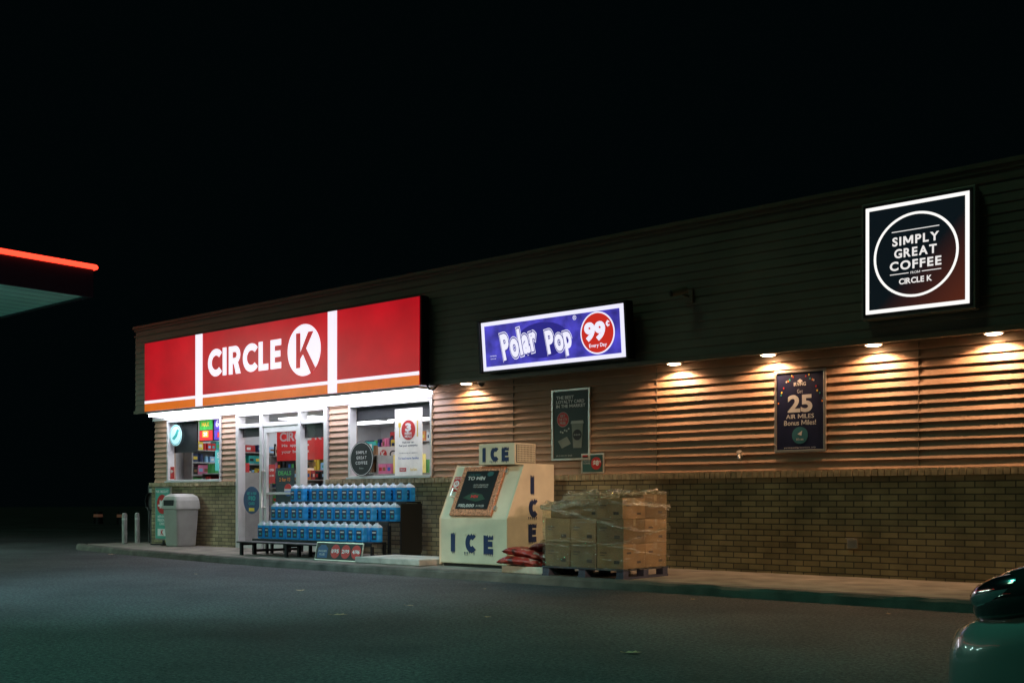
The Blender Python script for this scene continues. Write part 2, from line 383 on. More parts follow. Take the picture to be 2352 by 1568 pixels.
def window(x0,x1,z0,z1,mull=()):
    wd=bpy.data.objects.new('window',None); COL.objects.link(wd); wd.parent=B; c=Vector(((x0+x1)/2,12.03,(z0+z1)/2)); wd.location=c-W[B.name]; W[wd.name]=c
    m=MB(); t=.045
    m.box(x0,x1,11.95,12.1,z0,z0+t,M_alu); m.box(x0,x1,11.95,12.1,z1-t,z1,M_alu)
    m.box(x0,x0+t,11.95,12.1,z0+t,z1-t,M_alu); m.box(x1-t,x1,11.95,12.1,z0+t,z1-t,M_alu)
    m.obj('frame',wd,bevel=.004)
    m=MB(); m.quad((x0+t,12.02,z0+t),(x1-t,12.02,z0+t),(x1-t,12.02,z1-t),(x0+t,12.02,z1-t),M_glass); m.obj('glass',wd)
    m=MB(); m.box(x0-.01,x1+.01,11.91,11.949,z0-.005,z0+.022,M_alu); m.obj('sill',wd)
    return wd
window(-19.24,-17.41,1.335,2.56)
window(-13.79,-11.84,1.335,2.56)
en=bpy.data.objects.new('entrance',None); COL.objects.link(en); en.parent=B; c=Vector((-15.6,12.03,1.3)); en.location=c-W[B.name]; W[en.name]=c
m=MB()
for a,b in((-16.92,-16.84),(-16.20,-16.12),(-15.10,-15.03),(-14.41,-14.325)): m.box(a,b,11.94,12.1,.105,2.56,M_alu)
for a,b in((-16.84,-16.20),(-16.12,-15.10),(-15.03,-14.41)):
    m.box(a,b,11.95,12.09,2.30,2.37,M_alu); m.box(a,b,11.95,12.09,2.52,2.56,M_alu)
for a,b in((-16.84,-16.20),(-15.03,-14.41)): m.box(a,b,11.95,12.09,.105,.2,M_alu)
m.obj('frame',en,bevel=.004)
for a,b,z0,z1 in((-16.84,-16.20,.2,2.30),(-15.03,-14.41,.2,2.30),(-16.84,-16.20,2.37,2.52),(-16.12,-15.10,2.37,2.52),(-15.03,-14.41,2.37,2.52)):
    m=MB(); m.quad((a,12.02,z0),(b,12.02,z0),(b,12.02,z1),(a,12.02,z1),M_glass); m.obj('glass',en)
m=MB(); m.box(-16.84,-16.20,12.04,12.07,2.14,2.30,M_blk); m.obj('blind',en)
m=MB(); m.box(-15.03,-14.41,12.04,12.07,2.06,2.30,M_blk); m.obj('blind',en)
dr=bpy.data.objects.new('door',None); COL.objects.link(dr); dr.parent=B; c=Vector((-15.6,12.0,1.2)); dr.location=c-W[B.name]; W[dr.name]=c
m=MB()
m.box(-16.115,-16.03,11.97,12.03,.115,2.295,M_alu); m.box(-15.19,-15.105,11.97,12.03,.115,2.295,M_alu)
m.box(-16.03,-15.19,11.97,12.03,2.19,2.295,M_alu); m.box(-16.03,-15.19,11.97,12.03,.115,.36,M_alu); m.box(-16.03,-15.19,11.97,12.03,1.08,1.12,M_alu)
m.obj('frame',dr,bevel=.004)
m=MB(); m.quad((-16.03,12.0,.36),(-15.19,12.0,.36),(-15.19,12.0,2.19),(-16.03,12.0,2.19),M_glass); m.obj('glass',dr)
m=MB(); m.tube([(-16.07,11.968,.85),(-16.07,11.90,.85),(-16.07,11.90,1.5),(-16.07,11.968,1.5)],.014,M_silver); m.obj('handle',dr,smooth=True)
fx=thing('fluorescent_light','long white fluorescent fixture under the lit shop sign','light fixture',(-15.5,11.7,2.6))
m=MB(); m.box(-19.25,-11.72,11.52,11.90,2.665,2.698,M_wh); m.obj('housing',fx)
m=MB(); m.box(-19.22,-11.75,11.54,11.88,2.61,2.664,M_strip); m.obj('diffuser',fx,bevel=.01)
# ---------------------------------------------------------------- downlights
M_dl=emit('warm_lamp',(1.0,.78,.5),14,base=(.8,.8,.8))
def downlight(x,e=120):
    t=thing('soffit_light','small round warm recessed light in the soffit','light',(x,11.83,2.70),'warm lights along the soffit')
    m=MB(); m.cyl((x,11.83,2.737),(x,11.83,2.708),.11,.1,M_wh,24); m.obj('trim_ring',t,smooth=False)
    m=MB(); m.cyl((x,11.83,2.707),(x,11.83,2.698),.085,.07,M_dl,24); m.obj('lens',t)
    l=bpy.data.lights.new('lamp','SPOT'); l.energy=e; l.color=(1,.56,.31); l.spot_size=R(150); l.spot_blend=.3; l.shadow_soft_size=.04
    o=bpy.data.objects.new('lamp',l); COL.objects.link(o); o.parent=t; o.location=(0,0,-.01)
for x,e in((-11.0,45),(-7.395,74),(-6.087,70),(-4.80,78),(-3.52,95),(-2.2,74)): downlight(x,e)
# ---------------------------------------------------------------- main sign
E_red=emit('lit_red',(.41,.001,.008),1,evar=.22,scale=1.1)
E_wh=emit('lit_white',(.93,.86,.96),1.0)
E_or=emit('lit_orange',(.62,.13,.008),1,evar=.12,scale=2)
sg=thing('shop_sign','long red illuminated sign with white lettering above the shopfront','sign',(-15.4,11.55,2.7))
m=MB(); m.box(-19.24,-11.58,11.47,11.63,2.70,4.05,M_blk2); m.obj('cabinet',sg,bevel=.006)
F=11.455
m=MB(); m.box(-19.21,-11.61,F,11.469,2.705,4.03,E_red); m.obj('face',sg)
m=MB(); m.box(-19.21,-11.61,F-.004,F-.001,2.855,2.91,E_wh); m.obj('stripe',sg)
for a,b in((-19.21,-17.47),(-17.24,-13.71),(-13.48,-11.61)):
    m=MB(); m.box(a,b,F-.004,F-.001,2.706,2.852,E_or); m.obj('stripe',sg)
for a,b in((-17.468,-17.242),(-13.708,-13.482)):
    m=MB(); m.box(a,b,F-.008,F-.0045,2.706,4.03,E_wh); m.obj('stripe',sg)
LX=-17.07; H=.50
for ch,w_,adv in(('C',.48,.455),('I',.12,.185),('R',.35,.42),('C',.48,.455),('L',.28,.335),('E',.30,.30)):
    m=MB(); m.block(ch,LX,3.215,w_,H,.122,F-.006,E_wh); LX+=adv; m.obj('letter',sg)
m=MB(); m.disc(-14.32,3.468,.43,F-.006,F-.001,E_wh,64); m.obj('emblem',sg)
m=MB(); y=F-.010
kx,kz=-14.32,3.468
for poly in([(-.20,-.29),(-.09,-.29),(-.09,.29),(-.20,.29)],
            [(-.09,-.04),(.12,.29),(.25,.29),(.03,-.02),(-.09,-.14)],
            [(-.045,.02),(.045,.045),(.30,-.315),(.19,-.40),(-.02,-.06)]):
    m.prism([(kx+a,kz+b) for a,b in poly],y,F-.007,E_red)
    y-=.0015
m.obj('letter',sg)
cb=thing('power_cable','loose black cables hanging at the end of the sign','cable',(-11.5,11.6,2.6))
m=MB(); m.tube([(-11.6,11.6,2.72),(-11.5,11.55,2.64),(-11.42,11.55,2.62),(-11.36,11.6,2.69),(-11.33,11.75,2.73)],.012,M_blk)
m.tube([(-11.58,11.6,2.78),(-11.45,11.5,2.72),(-11.35,11.55,2.68),(-11.36,11.75,2.73)],.01,M_blk); m.obj('cable',cb)
# ---------------------------------------------------------------- soda sign (tilted)
E_pur=emit('lit_violet',(.055,.045,.42),1,evar=.5,scale=5)
E_dbl=emit('lit_dark_blue',(.02,.015,.22),1)
E_lbl=emit('lit_soft_white',(.86,.84,1),1)
E_r2=emit('lit_red_disc',(.55,.02,.012),1)
TM=Matrix.Translation((0,11.60,2.80))@Matrix.Rotation(R(5.0),4,'X')@Matrix.Translation((0,-11.60,-2.80))
ps=thing('soda_sign','tilted illuminated violet sign advertising a cold drink price','sign',(-9.12,11.55,2.8))
m=MB(TM); m.box(-10.36,-7.88,11.50,11.62,2.79,3.53,M_blk2); m.box(-7.88,-7.84,11.46,11.62,2.79,3.53,M_blk2); m.box(-10.40,-10.36,11.46,11.62,2.79,3.53,M_blk2); m.obj('cabinet',ps,bevel=.005)
m=MB(TM); m.box(-10.34,-7.90,11.488,11.499,2.82,3.50,E_lbl); m.box(-10.28,-7.96,11.484,11.487,2.875,3.445,E_pur); m.obj('face',ps)
m=MB(TM); m.disc(-9.25,3.16,.24,11.482,11.4835,E_dbl,48,1.9); m.obj('emblem',ps)
def outl(body,cx,cz,w,h,rot,g=.13):
    m=MB(TM)
    m.text(body,cx,cz,11.4805,w,h,E_lbl,bold=.105,rot=rot,gap=g)
    m.text(body,cx,cz,11.4785,w,h,E_dbl,bold=.08,rot=rot,gap=g)
    m.text(body,cx,cz,11.4765,w,h,E_lbl,bold=.045,rot=rot,gap=g)
    m.obj('logo',ps)
outl('Polar',-9.66,3.165,.60,.33,R(9)); outl('Pop',-8.955,3.10,.40,.38,R(9))
m=MB(TM); m.ring(-8.68,3.40,.022,.03,11.4835,E_lbl,20); m.text('R',-8.68,3.40,11.4835,.022,.028,E_lbl)
m.disc(-8.32,3.165,.275,11.4825,11.4835,E_lbl,48); m.disc(-8.32,3.165,.255,11.480,11.482,E_r2,48)
m.text('99',-8.36,3.19,11.4795,.30,.21,E_lbl,bold=.06); m.text('c',-8.15,3.27,11.4795,.05,.06,E_lbl,bold=.03); m.box(-8.155,-8.147,11.479,11.4795,3.225,3.315,E_lbl); m.text('Every Day',-8.32,3.00,11.4795,.28,.06,E_lbl,bold=.02)
m.text('at participating',-10.14,3.02,11.4835,.12,.02,E_lbl); m.text('stores only',-10.14,2.98,11.4835,.10,.02,E_lbl)
m.obj('lettering',ps)
# ---------------------------------------------------------------- coffee sign
cf=thing('coffee_sign','square illuminated black coffee sign with white circle and border','sign',(-4.2,11.6,2.95))
m=MB(); m.box(-4.80,-3.60,11.50,11.64,2.94,4.20,mat('sign_case',(.25,.26,.22),.45,metal=.3)); m.obj('cabinet',cf,bevel=.006)
M_cf=bpy.data.materials.new('lit_brown_black'); M_cf.use_nodes=True; nt=M_cf.node_tree; p=nt.nodes['Principled BSDF']
tc=_n(nt,'ShaderNodeTexCoord'); sp=_n(nt,'ShaderNodeSeparateXYZ'); nt.links.new(tc.outputs['Object'],sp.inputs[0])
su=_n(nt,'ShaderNodeMath',operation='SUBTRACT'); nt.links.new(sp.outputs[0],su.inputs[0]); nt.links.new(sp.outputs[2],su.inputs[1])
rp=_n(nt,'ShaderNodeValToRGB'); nt.links.new(su.outputs[0],rp.inputs[0]); rp.color_ramp.elements[0].position=.1; rp.color_ramp.elements[0].color=(.003,.006,.009,1); rp.color_ramp.elements[1].position=1; rp.color_ramp.elements[1].color=(.085,.018,.009,1)
nt.links.new(rp.outputs[0],p.inputs['Emission Color']); p.inputs['Emission Strength'].default_value=1; p.inputs['Base Color'].default_value=(.01,.01,.01,1)
E_w2=emit('lit_border_white',(.95,.93,.90),1.1); E_cw=emit('lit_letter_white',(.83,.80,.78),1)
m=MB(); m.box(-4.775,-3.625,11.492,11.499,2.965,4.175,M_blk); m.box(-4.745,-3.655,11.484,11.4915,2.995,4.145,E_w2); m.box(-4.705,-3.695,11.480,11.4835,3.035,4.105,M_cf); m.obj('face',cf)
m=MB(); cx,cz=-4.205,3.575; y=11.477
m.ring(cx,cz,.422,.448,y,E_w2); m.obj('emblem',cf)
m=MB()
m.text('SIMPLY',cx,3.735,y,.48,.09,E_cw,bold=.03,gap=.2); m.text('GREAT',cx,3.605,y,.44,.09,E_cw,bold=.03,gap=.2); m.text('COFFEE',cx,3.475,y,.535,.09,E_cw,bold=.03,gap=.2)
m.box(cx-.25,cx+.25,y-.002,y,3.835,3.843,E_cw); m.box(cx-.27,cx-.07,y-.002,y,3.383,3.391,E_cw); m.box(cx+.07,cx+.27,y-.002,y,3.383,3.391,E_cw)
m.text('FROM',cx,3.386,y,.10,.026,E_cw,bold=.0); m.text('CIRCLE K',cx,3.305,y,.34,.058,E_cw,bold=.03,gap=.12)
m.obj('lettering',cf)
# ---------------------------------------------------------------- wall posters
def frame(m,x0,x1,z0,z1,y,t,mt,d=.02):
    m.box(x0,x1,y-d,y,z0,z0+t,mt); m.box(x0,x1,y-d,y,z1-t,z1,mt); m.box(x0,x0+t,y-d,y,z0+t,z1-t,mt); m.box(x1-t,x1,y-d,y,z0+t,z1-t,mt)
YW=11.960
po=thing('poster','dark green loyalty card poster in silver frame on the siding','poster',(-9.13,YW,1.53))
m=MB(); frame(m,-9.47,-8.80,1.53,2.52,YW,.03,M_silver,.025); m.obj('frame',po,bevel=.003)
m=MB(); m.box(-9.44,-8.83,YW-.012,YW,1.56,2.49,mat('dark_green_paper',(.018,.035,.03),.4)); m.obj('panel',po)
m=MB(); y=YW-.0145
for s_,z,w in(('THE BEST',2.405,.30),('LOYALTY CARD',2.345,.48),('IN THE MARKET',2.285,.50)): m.text(s_,-9.385+w/2,z,y,w,.042,M_wprint,bold=.03)
m.disc(-9.27,2.10,.105,y-.001,y+.002,M_gprint,32); m.disc(-9.27,2.10,.098,y-.003,y-.0012,M_red,32)
for s_,z,w in(('GET',2.15,.09),('THE 5TH',2.10,.15),('FREE',2.05,.10)): m.text(s_,-9.27,z,y-.005,w,.035,M_gprint,bold=.02)
m.prism([(-9.02-.10,2.04),(-9.02+.10,2.04),(-9.02+.07,1.70),(-9.02-.07,1.70)],y-.001,y+.002,mat('cup_grey',(.2,.23,.2),.5))
m.prism([(-9.02-.115,2.035),(-9.02+.115,2.035),(-9.02+.10,2.075),(-9.02-.10,2.075)],y-.003,y-.0012,M_gprint)
m.disc(-9.02,1.88,.075,y-.004,y-.0012,M_blk,24); m.text('SIMPLY GREAT COFFEE',-9.02,1.88,y-.006,.11,.02,M_gprint)
m.prism([(-9.36,1.80),(-9.20,1.86),(-9.13,1.76),(-9.29,1.70)],y-.001,y+.002,mat('cup_grey'))
for i in range(5): m.disc(-9.31+.035*i,1.93-.02*(i%2)+.01*i,.013,y-.001,y+.002,M_gprint,12)
m.text('ask in store for details',-9.25,1.60,y,.28,.022,M_gprint); m.box(-8.93,-8.85,y-.001,y+.002,1.575,1.615,M_red)
m.obj('lettering',po)
po=thing('poster','small teal price sign with red circle in white frame','poster',(-8.75,YW,1.35))
m=MB(); frame(m,-8.95,-8.57,1.345,1.615,YW,.018,M_silver,.018); m.obj('frame',po)
m=MB(); m.box(-8.935,-8.585,YW-.012,YW,1.36,1.60,mat('dark_teal_paper',(.03,.10,.09),.4)); m.obj('panel',po)
m=MB(); m.disc(-8.70,1.48,.085,YW-.015,YW-.0125,M_red,32); m.text('$8',-8.705,1.48,YW-.0165,.09,.075,M_wprint,bold=.04); m.text('79',-8.64,1.50,YW-.0165,.03,.03,M_wprint,bold=.02)
m.text('PROPANE',-8.86,1.52,YW-.0145,.11,.025,M_gprint,bold=.02);m.text('EXCHANGE',-8.86,1.485,YW-.0145,.11,.025,M_gprint,bold=.02); m.obj('lettering',po)
po=thing('poster','navy air miles poster with string lights in silver frame','poster',(-5.735,YW,1.55))
m=MB(); frame(m,-6.06,-5.41,1.545,2.515,YW,.03,M_silver,.025); m.obj('frame',po,bevel=.003)
m=MB(); m.box(-6.03,-5.44,YW-.012,YW,1.575,2.485,mat('navy_paper',(.010,.013,.05),.4)); m.obj('panel',po)
m=MB(); y=YW-.0145; c0=-5.735
M_pw=mat('poster_white',(.62,.62,.62),.5)
m.prism([(c0-.035,2.385),(c0,2.41),(c0+.035,2.385),(c0,2.36)],y-.001,y+.001,M_pw)
m.text('IRVING',c0,2.35,y-.003,.15,.04,M_pw,bold=.03); m.text('Get',c0,2.265,y,.07,.045,M_pw,bold=.0)
m.text('25',c0,2.12,y,.29,.19,M_pw,bold=.035); m.text('AIR MILES',c0,1.97,y,.35,.05,M_pw,bold=.01); m.text('Bonus Miles!',c0,1.895,y,.40,.058,M_pw,bold=.01)
m.disc(c0,1.745,.10,y-.001,y+.001,mat('muted_teal',(.03,.16,.2),.5),32); m.text('it\'s on',c0,1.70,y-.003,.09,.03,M_pw); m.prism([(c0-.03,1.76),(c0+.03,1.80),(c0+.02,1.74)],y-.003,y-.002,M_pw)
m.text('participating locations only',c0,1.60,y,.40,.02,M_pw)
random.seed(3)
bulbs=[M_red,M_yel,M_teal,M_org,M_pw]
for sgn in(-1,1):
    for i in range(9):
        t=i/8; x=c0+sgn*(.08+.19*t); z=2.44-.30*t*t+.02*math.sin(i*2)
        m.disc(x+random.uniform(-.01,.01),z,.012,y-.001-i*.0001,y+.001,bulbs[i%5],10,.7)
m.obj('lettering',po)
# ---------------------------------------------------------------- small wall items
t=thing('security_camera','small security camera on a bracket on the upper wall','camera',(-7.06,11.6,3.45))
m=MB(); m.box(-7.12,-7.0,11.62,11.655,3.42,3.58,M_trim); m.tube([(-7.06,11.63,3.5),(-7.06,11.5,3.5),(-7.06,11.45,3.55)],.015,M_trim); m.obj('bracket',t)
m=MB(); m.cyl((-7.14,11.38,3.51),(-7.0,11.50,3.56),.045,.045,M_trim); m.cyl((-7.16,11.36,3.503),(-7.14,11.38,3.51),.035,.04,M_blk); m.obj('body',t)
t=thing('security_camera','small dome camera under the soffit','camera',(-10.65,11.78,2.62))
m=MB(); m.cyl((-10.65,11.78,2.737),(-10.65,11.78,2.69),.06,.06,M_wh); m.obj('housing',t)
m=MB(); m.ell((-10.65,11.78,2.69),(.045,.045,.05),M_blk); m.obj('dome',t,smooth=True)
t=thing('hose_tap','small brass hose tap on the siding wall','tap',(-6.51,11.9,1.5))
m=MB(); m.cyl((-6.51,11.98,1.53),(-6.51,11.88,1.53),.02,.02,M_silver); m.cyl((-6.51,11.89,1.53),(-6.47,11.85,1.48),.018,.015,M_silver); m.cyl((-6.51,11.91,1.56),(-6.51,11.90,1.575),.035,.035,M_silver); m.obj('spout',t)
t=thing('outlet_box','small open electrical outlet box on the brick wall','outlet',(-5.1,11.95,.44))
m=MB(); m.box(-5.15,-5.03,11.925,11.96,.43,.54,M_silver); m.obj('box',t,bevel=.004)
m=MB(); m.box(-5.14,-5.04,11.86,11.924,.54,.548,M_silver); m.obj('cover',t)
# ---------------------------------------------------------------- window graphics
po=thing('banner','white hanging banner with red plate emblem in the window','banner',(-12.3,11.9,1.38))
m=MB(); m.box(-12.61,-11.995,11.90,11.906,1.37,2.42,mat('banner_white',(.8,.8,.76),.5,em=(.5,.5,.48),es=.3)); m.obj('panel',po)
m=MB(); y=11.897; bx=-12.30
m.disc(bx,2.08,.155,y-.002,y+.001,M_red,40); m.text('3',bx,2.125,y-.005,.10,.11,M_wprint,bold=.06); m.text('million',bx,2.035,y-.005,.15,.045,M_wprint,bold=.03); m.text('MEALS',bx,1.98,y-.005,.15,.04,M_wprint,bold=.03)
m.box(bx-.205,bx-.19,y-.001,y+.001,1.97,2.13,M_yel); m.box(bx-.225,bx-.17,y-.001,y+.001,2.13,2.20,M_yel); m.box(bx+.19,bx+.21,y-.001,y+.001,1.97,2.22,M_yel)
m.text('Fuel your car.',bx,1.885,y,.26,.035,M_navy,bold=.03); m.text('Fuel your community.',bx,1.835,y,.42,.035,M_navy,bold=.03)
m.text('Proudly serving our neighbours',bx,1.72,y,.40,.022,M_navy); m.text('To feed more families',bx,1.64,y,.46,.035,M_blue)
m.box(bx-.20,bx-.05,y-.001,y+.001,1.43,1.49,M_red); m.text('CIRCLE K',bx-.125,1.46,y-.003,.12,.025,M_wprint,bold=.02); m.text('Food Banks',bx+.12,1.46,y,.15,.04,M_yel,bold=.02)
m.obj('lettering',po)
po=thing('window_sign','round black coffee sign with white ring in the window','sign',(-13.4,11.9,1.36))
m=MB(); m.disc(-13.40,1.655,.285,11.90,11.912,M_blk,56); m.obj('panel',po)
m=MB(); y=11.897; m.ring(-13.40,1.655,.262,.272,y,M_wprint)
for s_,z,w in(('SIMPLY',1.76,.26),('GREAT',1.675,.24),('COFFEE',1.59,.28)): m.text(s_,-13.40,z,y,w,.048,M_wprint,bold=.02,gap=.25)
m.text('Enjoy',-13.4,1.50,y,.10,.03,M_gprint); m.obj('lettering',po)
po=thing('window_sign','round teal bird emblem decal on the window','decal',(-18.98,12.0,2.04))
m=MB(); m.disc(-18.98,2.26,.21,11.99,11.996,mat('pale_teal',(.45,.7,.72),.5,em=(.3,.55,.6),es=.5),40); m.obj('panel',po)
m=MB(); m.prism([(-19.1,2.2),(-19.0,2.27),(-18.92,2.38),(-18.86,2.36),(-18.93,2.24),(-19.02,2.17)],11.985,11.989,M_teal); m.ring(-18.98,2.26,.18,.195,11.988,M_teal); m.obj('emblem',po)
po=thing('window_sign','blue poster with price text on the sidelight glass','poster',(-16.5,12.0,.68))
m=MB(); m.disc(-16.50,.98,.25,11.995,12.0,mat('dark_blue_paper',(.03,.07,.16),.5),40); m.obj('panel',po)
m=MB(); y=11.992
for s_,z,w in(('GET A $250',1.10,.28),('$10',1.01,.22),('CARD',.92,.18)): m.text(s_,-16.5,z,y,w,.05 if s_!='$10' else .09,M_teal,bold=.03)
m.box(-16.58,-16.42,y,y+.002,.78,.84,M_yel); m.obj('lettering',po)
def poster(name,label,cat,x0,x1,z0,z1,y,pm,lines,extra=None):
    po=thing(name,label,cat,((x0+x1)/2,y,z0))
    m=MB(); m.box(x0,x1,y,y+.006,z0,z1,pm); m.obj('panel',po)
    m=MB()
    for s_,cx,cz,w,h,mt in lines: m.text(s_,cx,cz,y-.002,w,h,mt,bold=.03)
    if extra: extra(m,y)
    m.obj('lettering',po); return po
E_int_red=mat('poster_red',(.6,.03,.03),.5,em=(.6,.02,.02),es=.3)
poster('poster','large red hanging shop poster inside the door','poster',-16.75,-15.35,1.72,2.32,12.75,E_int_red,
  [('CIRCLE K',-16.05,2.17,1.2,.16,M_wprint),('We  appreciate',-16.2,2.0,.8,.07,M_wprint),('your business',-16.2,1.88,.8,.07,M_wprint)])
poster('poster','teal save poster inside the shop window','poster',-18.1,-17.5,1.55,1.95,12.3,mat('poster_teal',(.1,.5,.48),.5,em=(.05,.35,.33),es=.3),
  [('SAVE',-17.8,1.85,.45,.10,M_wprint),('20c on fuel',-17.8,1.73,.4,.05,M_wprint),('today',-17.8,1.64,.3,.05,M_wprint)])
poster('poster','small red sticker on the door glass','sticker',-15.98,-15.80,1.28,1.62,11.985,M_red,[('OPEN',-15.89,1.52,.12,.04,M_wprint),('24 HRS',-15.89,1.42,.13,.03,M_wprint)])
def cola(m,y):
    m.disc(-15.42,1.16,.11,y-.004,y-.001,M_wprint,32)
    n=20
    m.prism([(-15.42+.1*math.cos(math.pi*i/n),1.18+.09*math.sin(math.pi*i/n)) for i in range(n+1)],y-.007,y-.0045,M_red)
    m.prism([(-15.42+.1*math.cos(math.pi*i/n+math.pi),1.14+.09*math.sin(math.pi*i/n+math.pi)) for i in range(n+1)],y-.007,y-.0045,M_blue)
poster('poster','dark deals poster with round soda emblem on the door glass','poster',-15.78,-15.25,.92,1.55,11.985,mat('dark_paper',(.02,.04,.05),.5),
  [('DEALS',-15.52,1.46,.36,.07,M_green),('2 for $3',-15.52,1.34,.3,.07,M_org)],cola)
poster('poster','small red sticker on the window glass','sticker',-19.16,-19.03,1.40,1.64,11.985,M_red,[('18+',-19.095,1.55,.09,.06,M_wprint)])
t=thing('lottery_screen','pair of bright colourful lottery screens hanging in the window','screen',(-17.95,12.2,2.1))
m=MB(); m.box(-18.42,-17.95,12.16,12.22,2.12,2.56,M_blk); m.box(-17.93,-17.46,12.16,12.22,2.12,2.56,M_blk); m.obj('housing',t)
m=MB()
E_g=emit('screen_green',(.05,.5,.08),.9,evar=.5,scale=9); E_y=emit('screen_yellow',(.9,.5,.05),1,evar=.4,scale=9); E_b=emit('screen_violet',(.10,.05,.5),1,evar=.5,scale=9); E_rs=emit('screen_red',(.7,.03,.03),1)
m.box(-18.40,-17.97,12.152,12.159,2.34,2.54,E_g); m.box(-18.40,-17.97,12.152,12.159,2.14,2.33,E_rs); m.box(-17.91,-17.48,12.152,12.159,2.34,2.54,E_b); m.box(-17.91,-17.48,12.152,12.159,2.14,2.33,E_b); m.obj('display',t)
m=MB(); m.text('649',-17.70,2.45,12.149,.3,.12,E_lbl,bold=.04); m.box(-18.3,-18.1,12.148,12.151,2.2,2.32,E_y); m.box(-17.8,-17.55,12.148,12.151,2.18,2.28,E_rs); m.text('20',-18.2,2.26,12.146,.12,.07,E_lbl,bold=.03); m.text('MAX',-18.2,2.45,12.149,.24,.08,E_y,bold=.03); m.obj('lettering',t)
t=thing('window_blind','black blackout panel inside the window','blind',(-18.9,12.15,1.96))
m=MB(); m.box(-19.22,-18.44,12.12,12.15,1.92,2.55,M_blk); m.obj('panel',t)
t=thing('window_blind','rolled dark blind across the top of the window','blind',(-12.9,12.12,2.3))
m=MB(); m.box(-13.74,-11.9,12.10,12.13,2.32,2.52,mat('blind_grey',(.03,.035,.04),.6)); m.box(-13.74,-11.9,12.09,12.14,2.29,2.318,M_blk); m.obj('fabric',t)
# ---------------------------------------------------------------- shelves and goods
cols=[M_red,M_blue,M_green,M_yel,M_org,M_wprint,M_teal,mat('pink_pack',(.7,.2,.35),.4),mat('brown_pack',(.25,.12,.05),.5),mat('light_blue_pack',(.3,.55,.8),.4),M_navy,M_blk,mat('brown_pack'),M_navy,mat('cream_pack',(.8,.75,.6),.5)]
M_shf=mat('shelf_grey',(.35,.35,.34),.5)
def shelf(x0,x1,y,top,levels,seed,depth=.4,label='white shop shelving unit filled with packaged snacks',Mx=None,bottom=.2):
    random.seed(seed)
    c=Vector(((x0+x1)/2,y,.12)); c=Mx@c if Mx else c
    t=thing('shop_shelf',label,'shelf',tuple(c),'shop shelving inside the store')
    m=MB(Mx); m.box(x0,x0+.03,y,y+depth,.125,top,M_shf); m.box(x1-.03,x1,y,y+depth,.125,top,M_shf); m.box(x0+.03,x1-.03,y+depth-.02,y+depth,.125,top,M_shf)
    zs=[bottom+(top-bottom)*i/levels for i in range(levels)]
    for z in zs: m.box(x0+.03,x1-.03,y,y+depth-.02,z,z+.03,M_shf)
    m.box(x0,x1,y,y+depth,top,top+.02,M_shf)
    m.obj('frame',t)
    m=MB(Mx); gap=(top-bottom)/levels
    for z in zs+[top-.01]:
        x=x0+.05
        while x<x1-.2:
            w=random.uniform(.06,.17); h=random.uniform(.5,.92)*(gap-.04); c=random.choice(cols)
            nrep=random.randint(1,3)
            for r in range(nrep):
                if x+w>x1-.04: break
                yy=y+random.uniform(.02,.06)
                if random.random()<.3: m.cyl((x+w/2,yy+w/2,z+.031),(x+w/2,yy+w/2,z+.03+h),w*.42,w*.36,c,10)
                else:
                    m.box(x,x+w*.93,yy,yy+.2,z+.031,z+.03+h,c)
                    m.box(x+w*.15,x+w*.75,yy-.003,yy-.001,z+.03+h*.3,z+.03+h*.65,random.choice(cols))
                x+=w
    g=m.obj('packaged_goods',t); g['kind']='stuff'
shelf(-19.0,-17.6,12.6,1.50,5,1); shelf(-18.9,-16.9,14.2,1.9,5,2); shelf(-17.0,-15.7,14.6,1.8,5,3); shelf(-16.9,-15.6,13.2,1.35,4,9)
shelf(-15.4,-14.1,12.9,1.75,5,4); shelf(-18.9,-17.0,16.5,2.1,6,5); shelf(-16.8,-14.2,16.8,2.2,6,6)
shelf(-13.6,-12.0,12.35,1.40,4,7,.35,'low shop shelving with bagged snacks behind the window'); shelf(-18.6,-15.4,17.3,2.3,6,8); shelf(-15.6,-13.0,15.5,1.75,5,12)
RZ=Matrix.Rotation(R(90),4,'Z')
shelf(12.45,14.9,19.12,1.98,7,31,.3,'tall wall shelving with small colourful packs beside the counter',RZ)
shelf(15.0,17.7,19.12,2.0,6,32,.3,'tall wall shelving with drinks along the side wall',RZ)
t=thing('coffee_station','white coffee counter with sign board and canisters','counter',(-15.6,14.0,.12))
m=MB(); m.box(-17.3,-14.2,14.0,14.5,.125,1.1,mat('wood_counter',(.3,.17,.08),.5)); m.box(-17.35,-14.15,13.95,14.52,1.10,1.15,M_wh); m.obj('counter',t)
m=MB(); m.box(-17.3,-14.2,14.45,14.5,1.72,2.02,M_wprint); m.box(-17.3,-14.2,14.44,14.449,1.70,1.73,M_gprint); m.obj('sign_board',t)
m=MB(); m.disc(-15.62,1.87,.09,14.43,14.44,M_red,32); m.text('COFFEE',-15.02,1.87,14.44,.85,.14,M_blk,bold=.02); m.text('K',-15.62,1.87,14.427,.09,.11,M_wprint,bold=.04); m.obj('lettering',t)
for i in range(8):
    m=MB(); x=-17.0+i*.33; m.cyl((x,14.2,1.151),(x,14.2,1.45+.05*(i%3)),.08,.07,[M_blk,M_silver,M_yel][i%3],14)
    m.obj('canister',t)
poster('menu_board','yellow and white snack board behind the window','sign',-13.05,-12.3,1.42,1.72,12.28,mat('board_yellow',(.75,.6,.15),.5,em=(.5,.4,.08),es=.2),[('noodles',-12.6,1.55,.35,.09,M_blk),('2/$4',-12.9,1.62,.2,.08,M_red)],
  lambda m,y:(m.disc(-12.85,1.53,.075,y-.006,y-.003,M_red,24),))
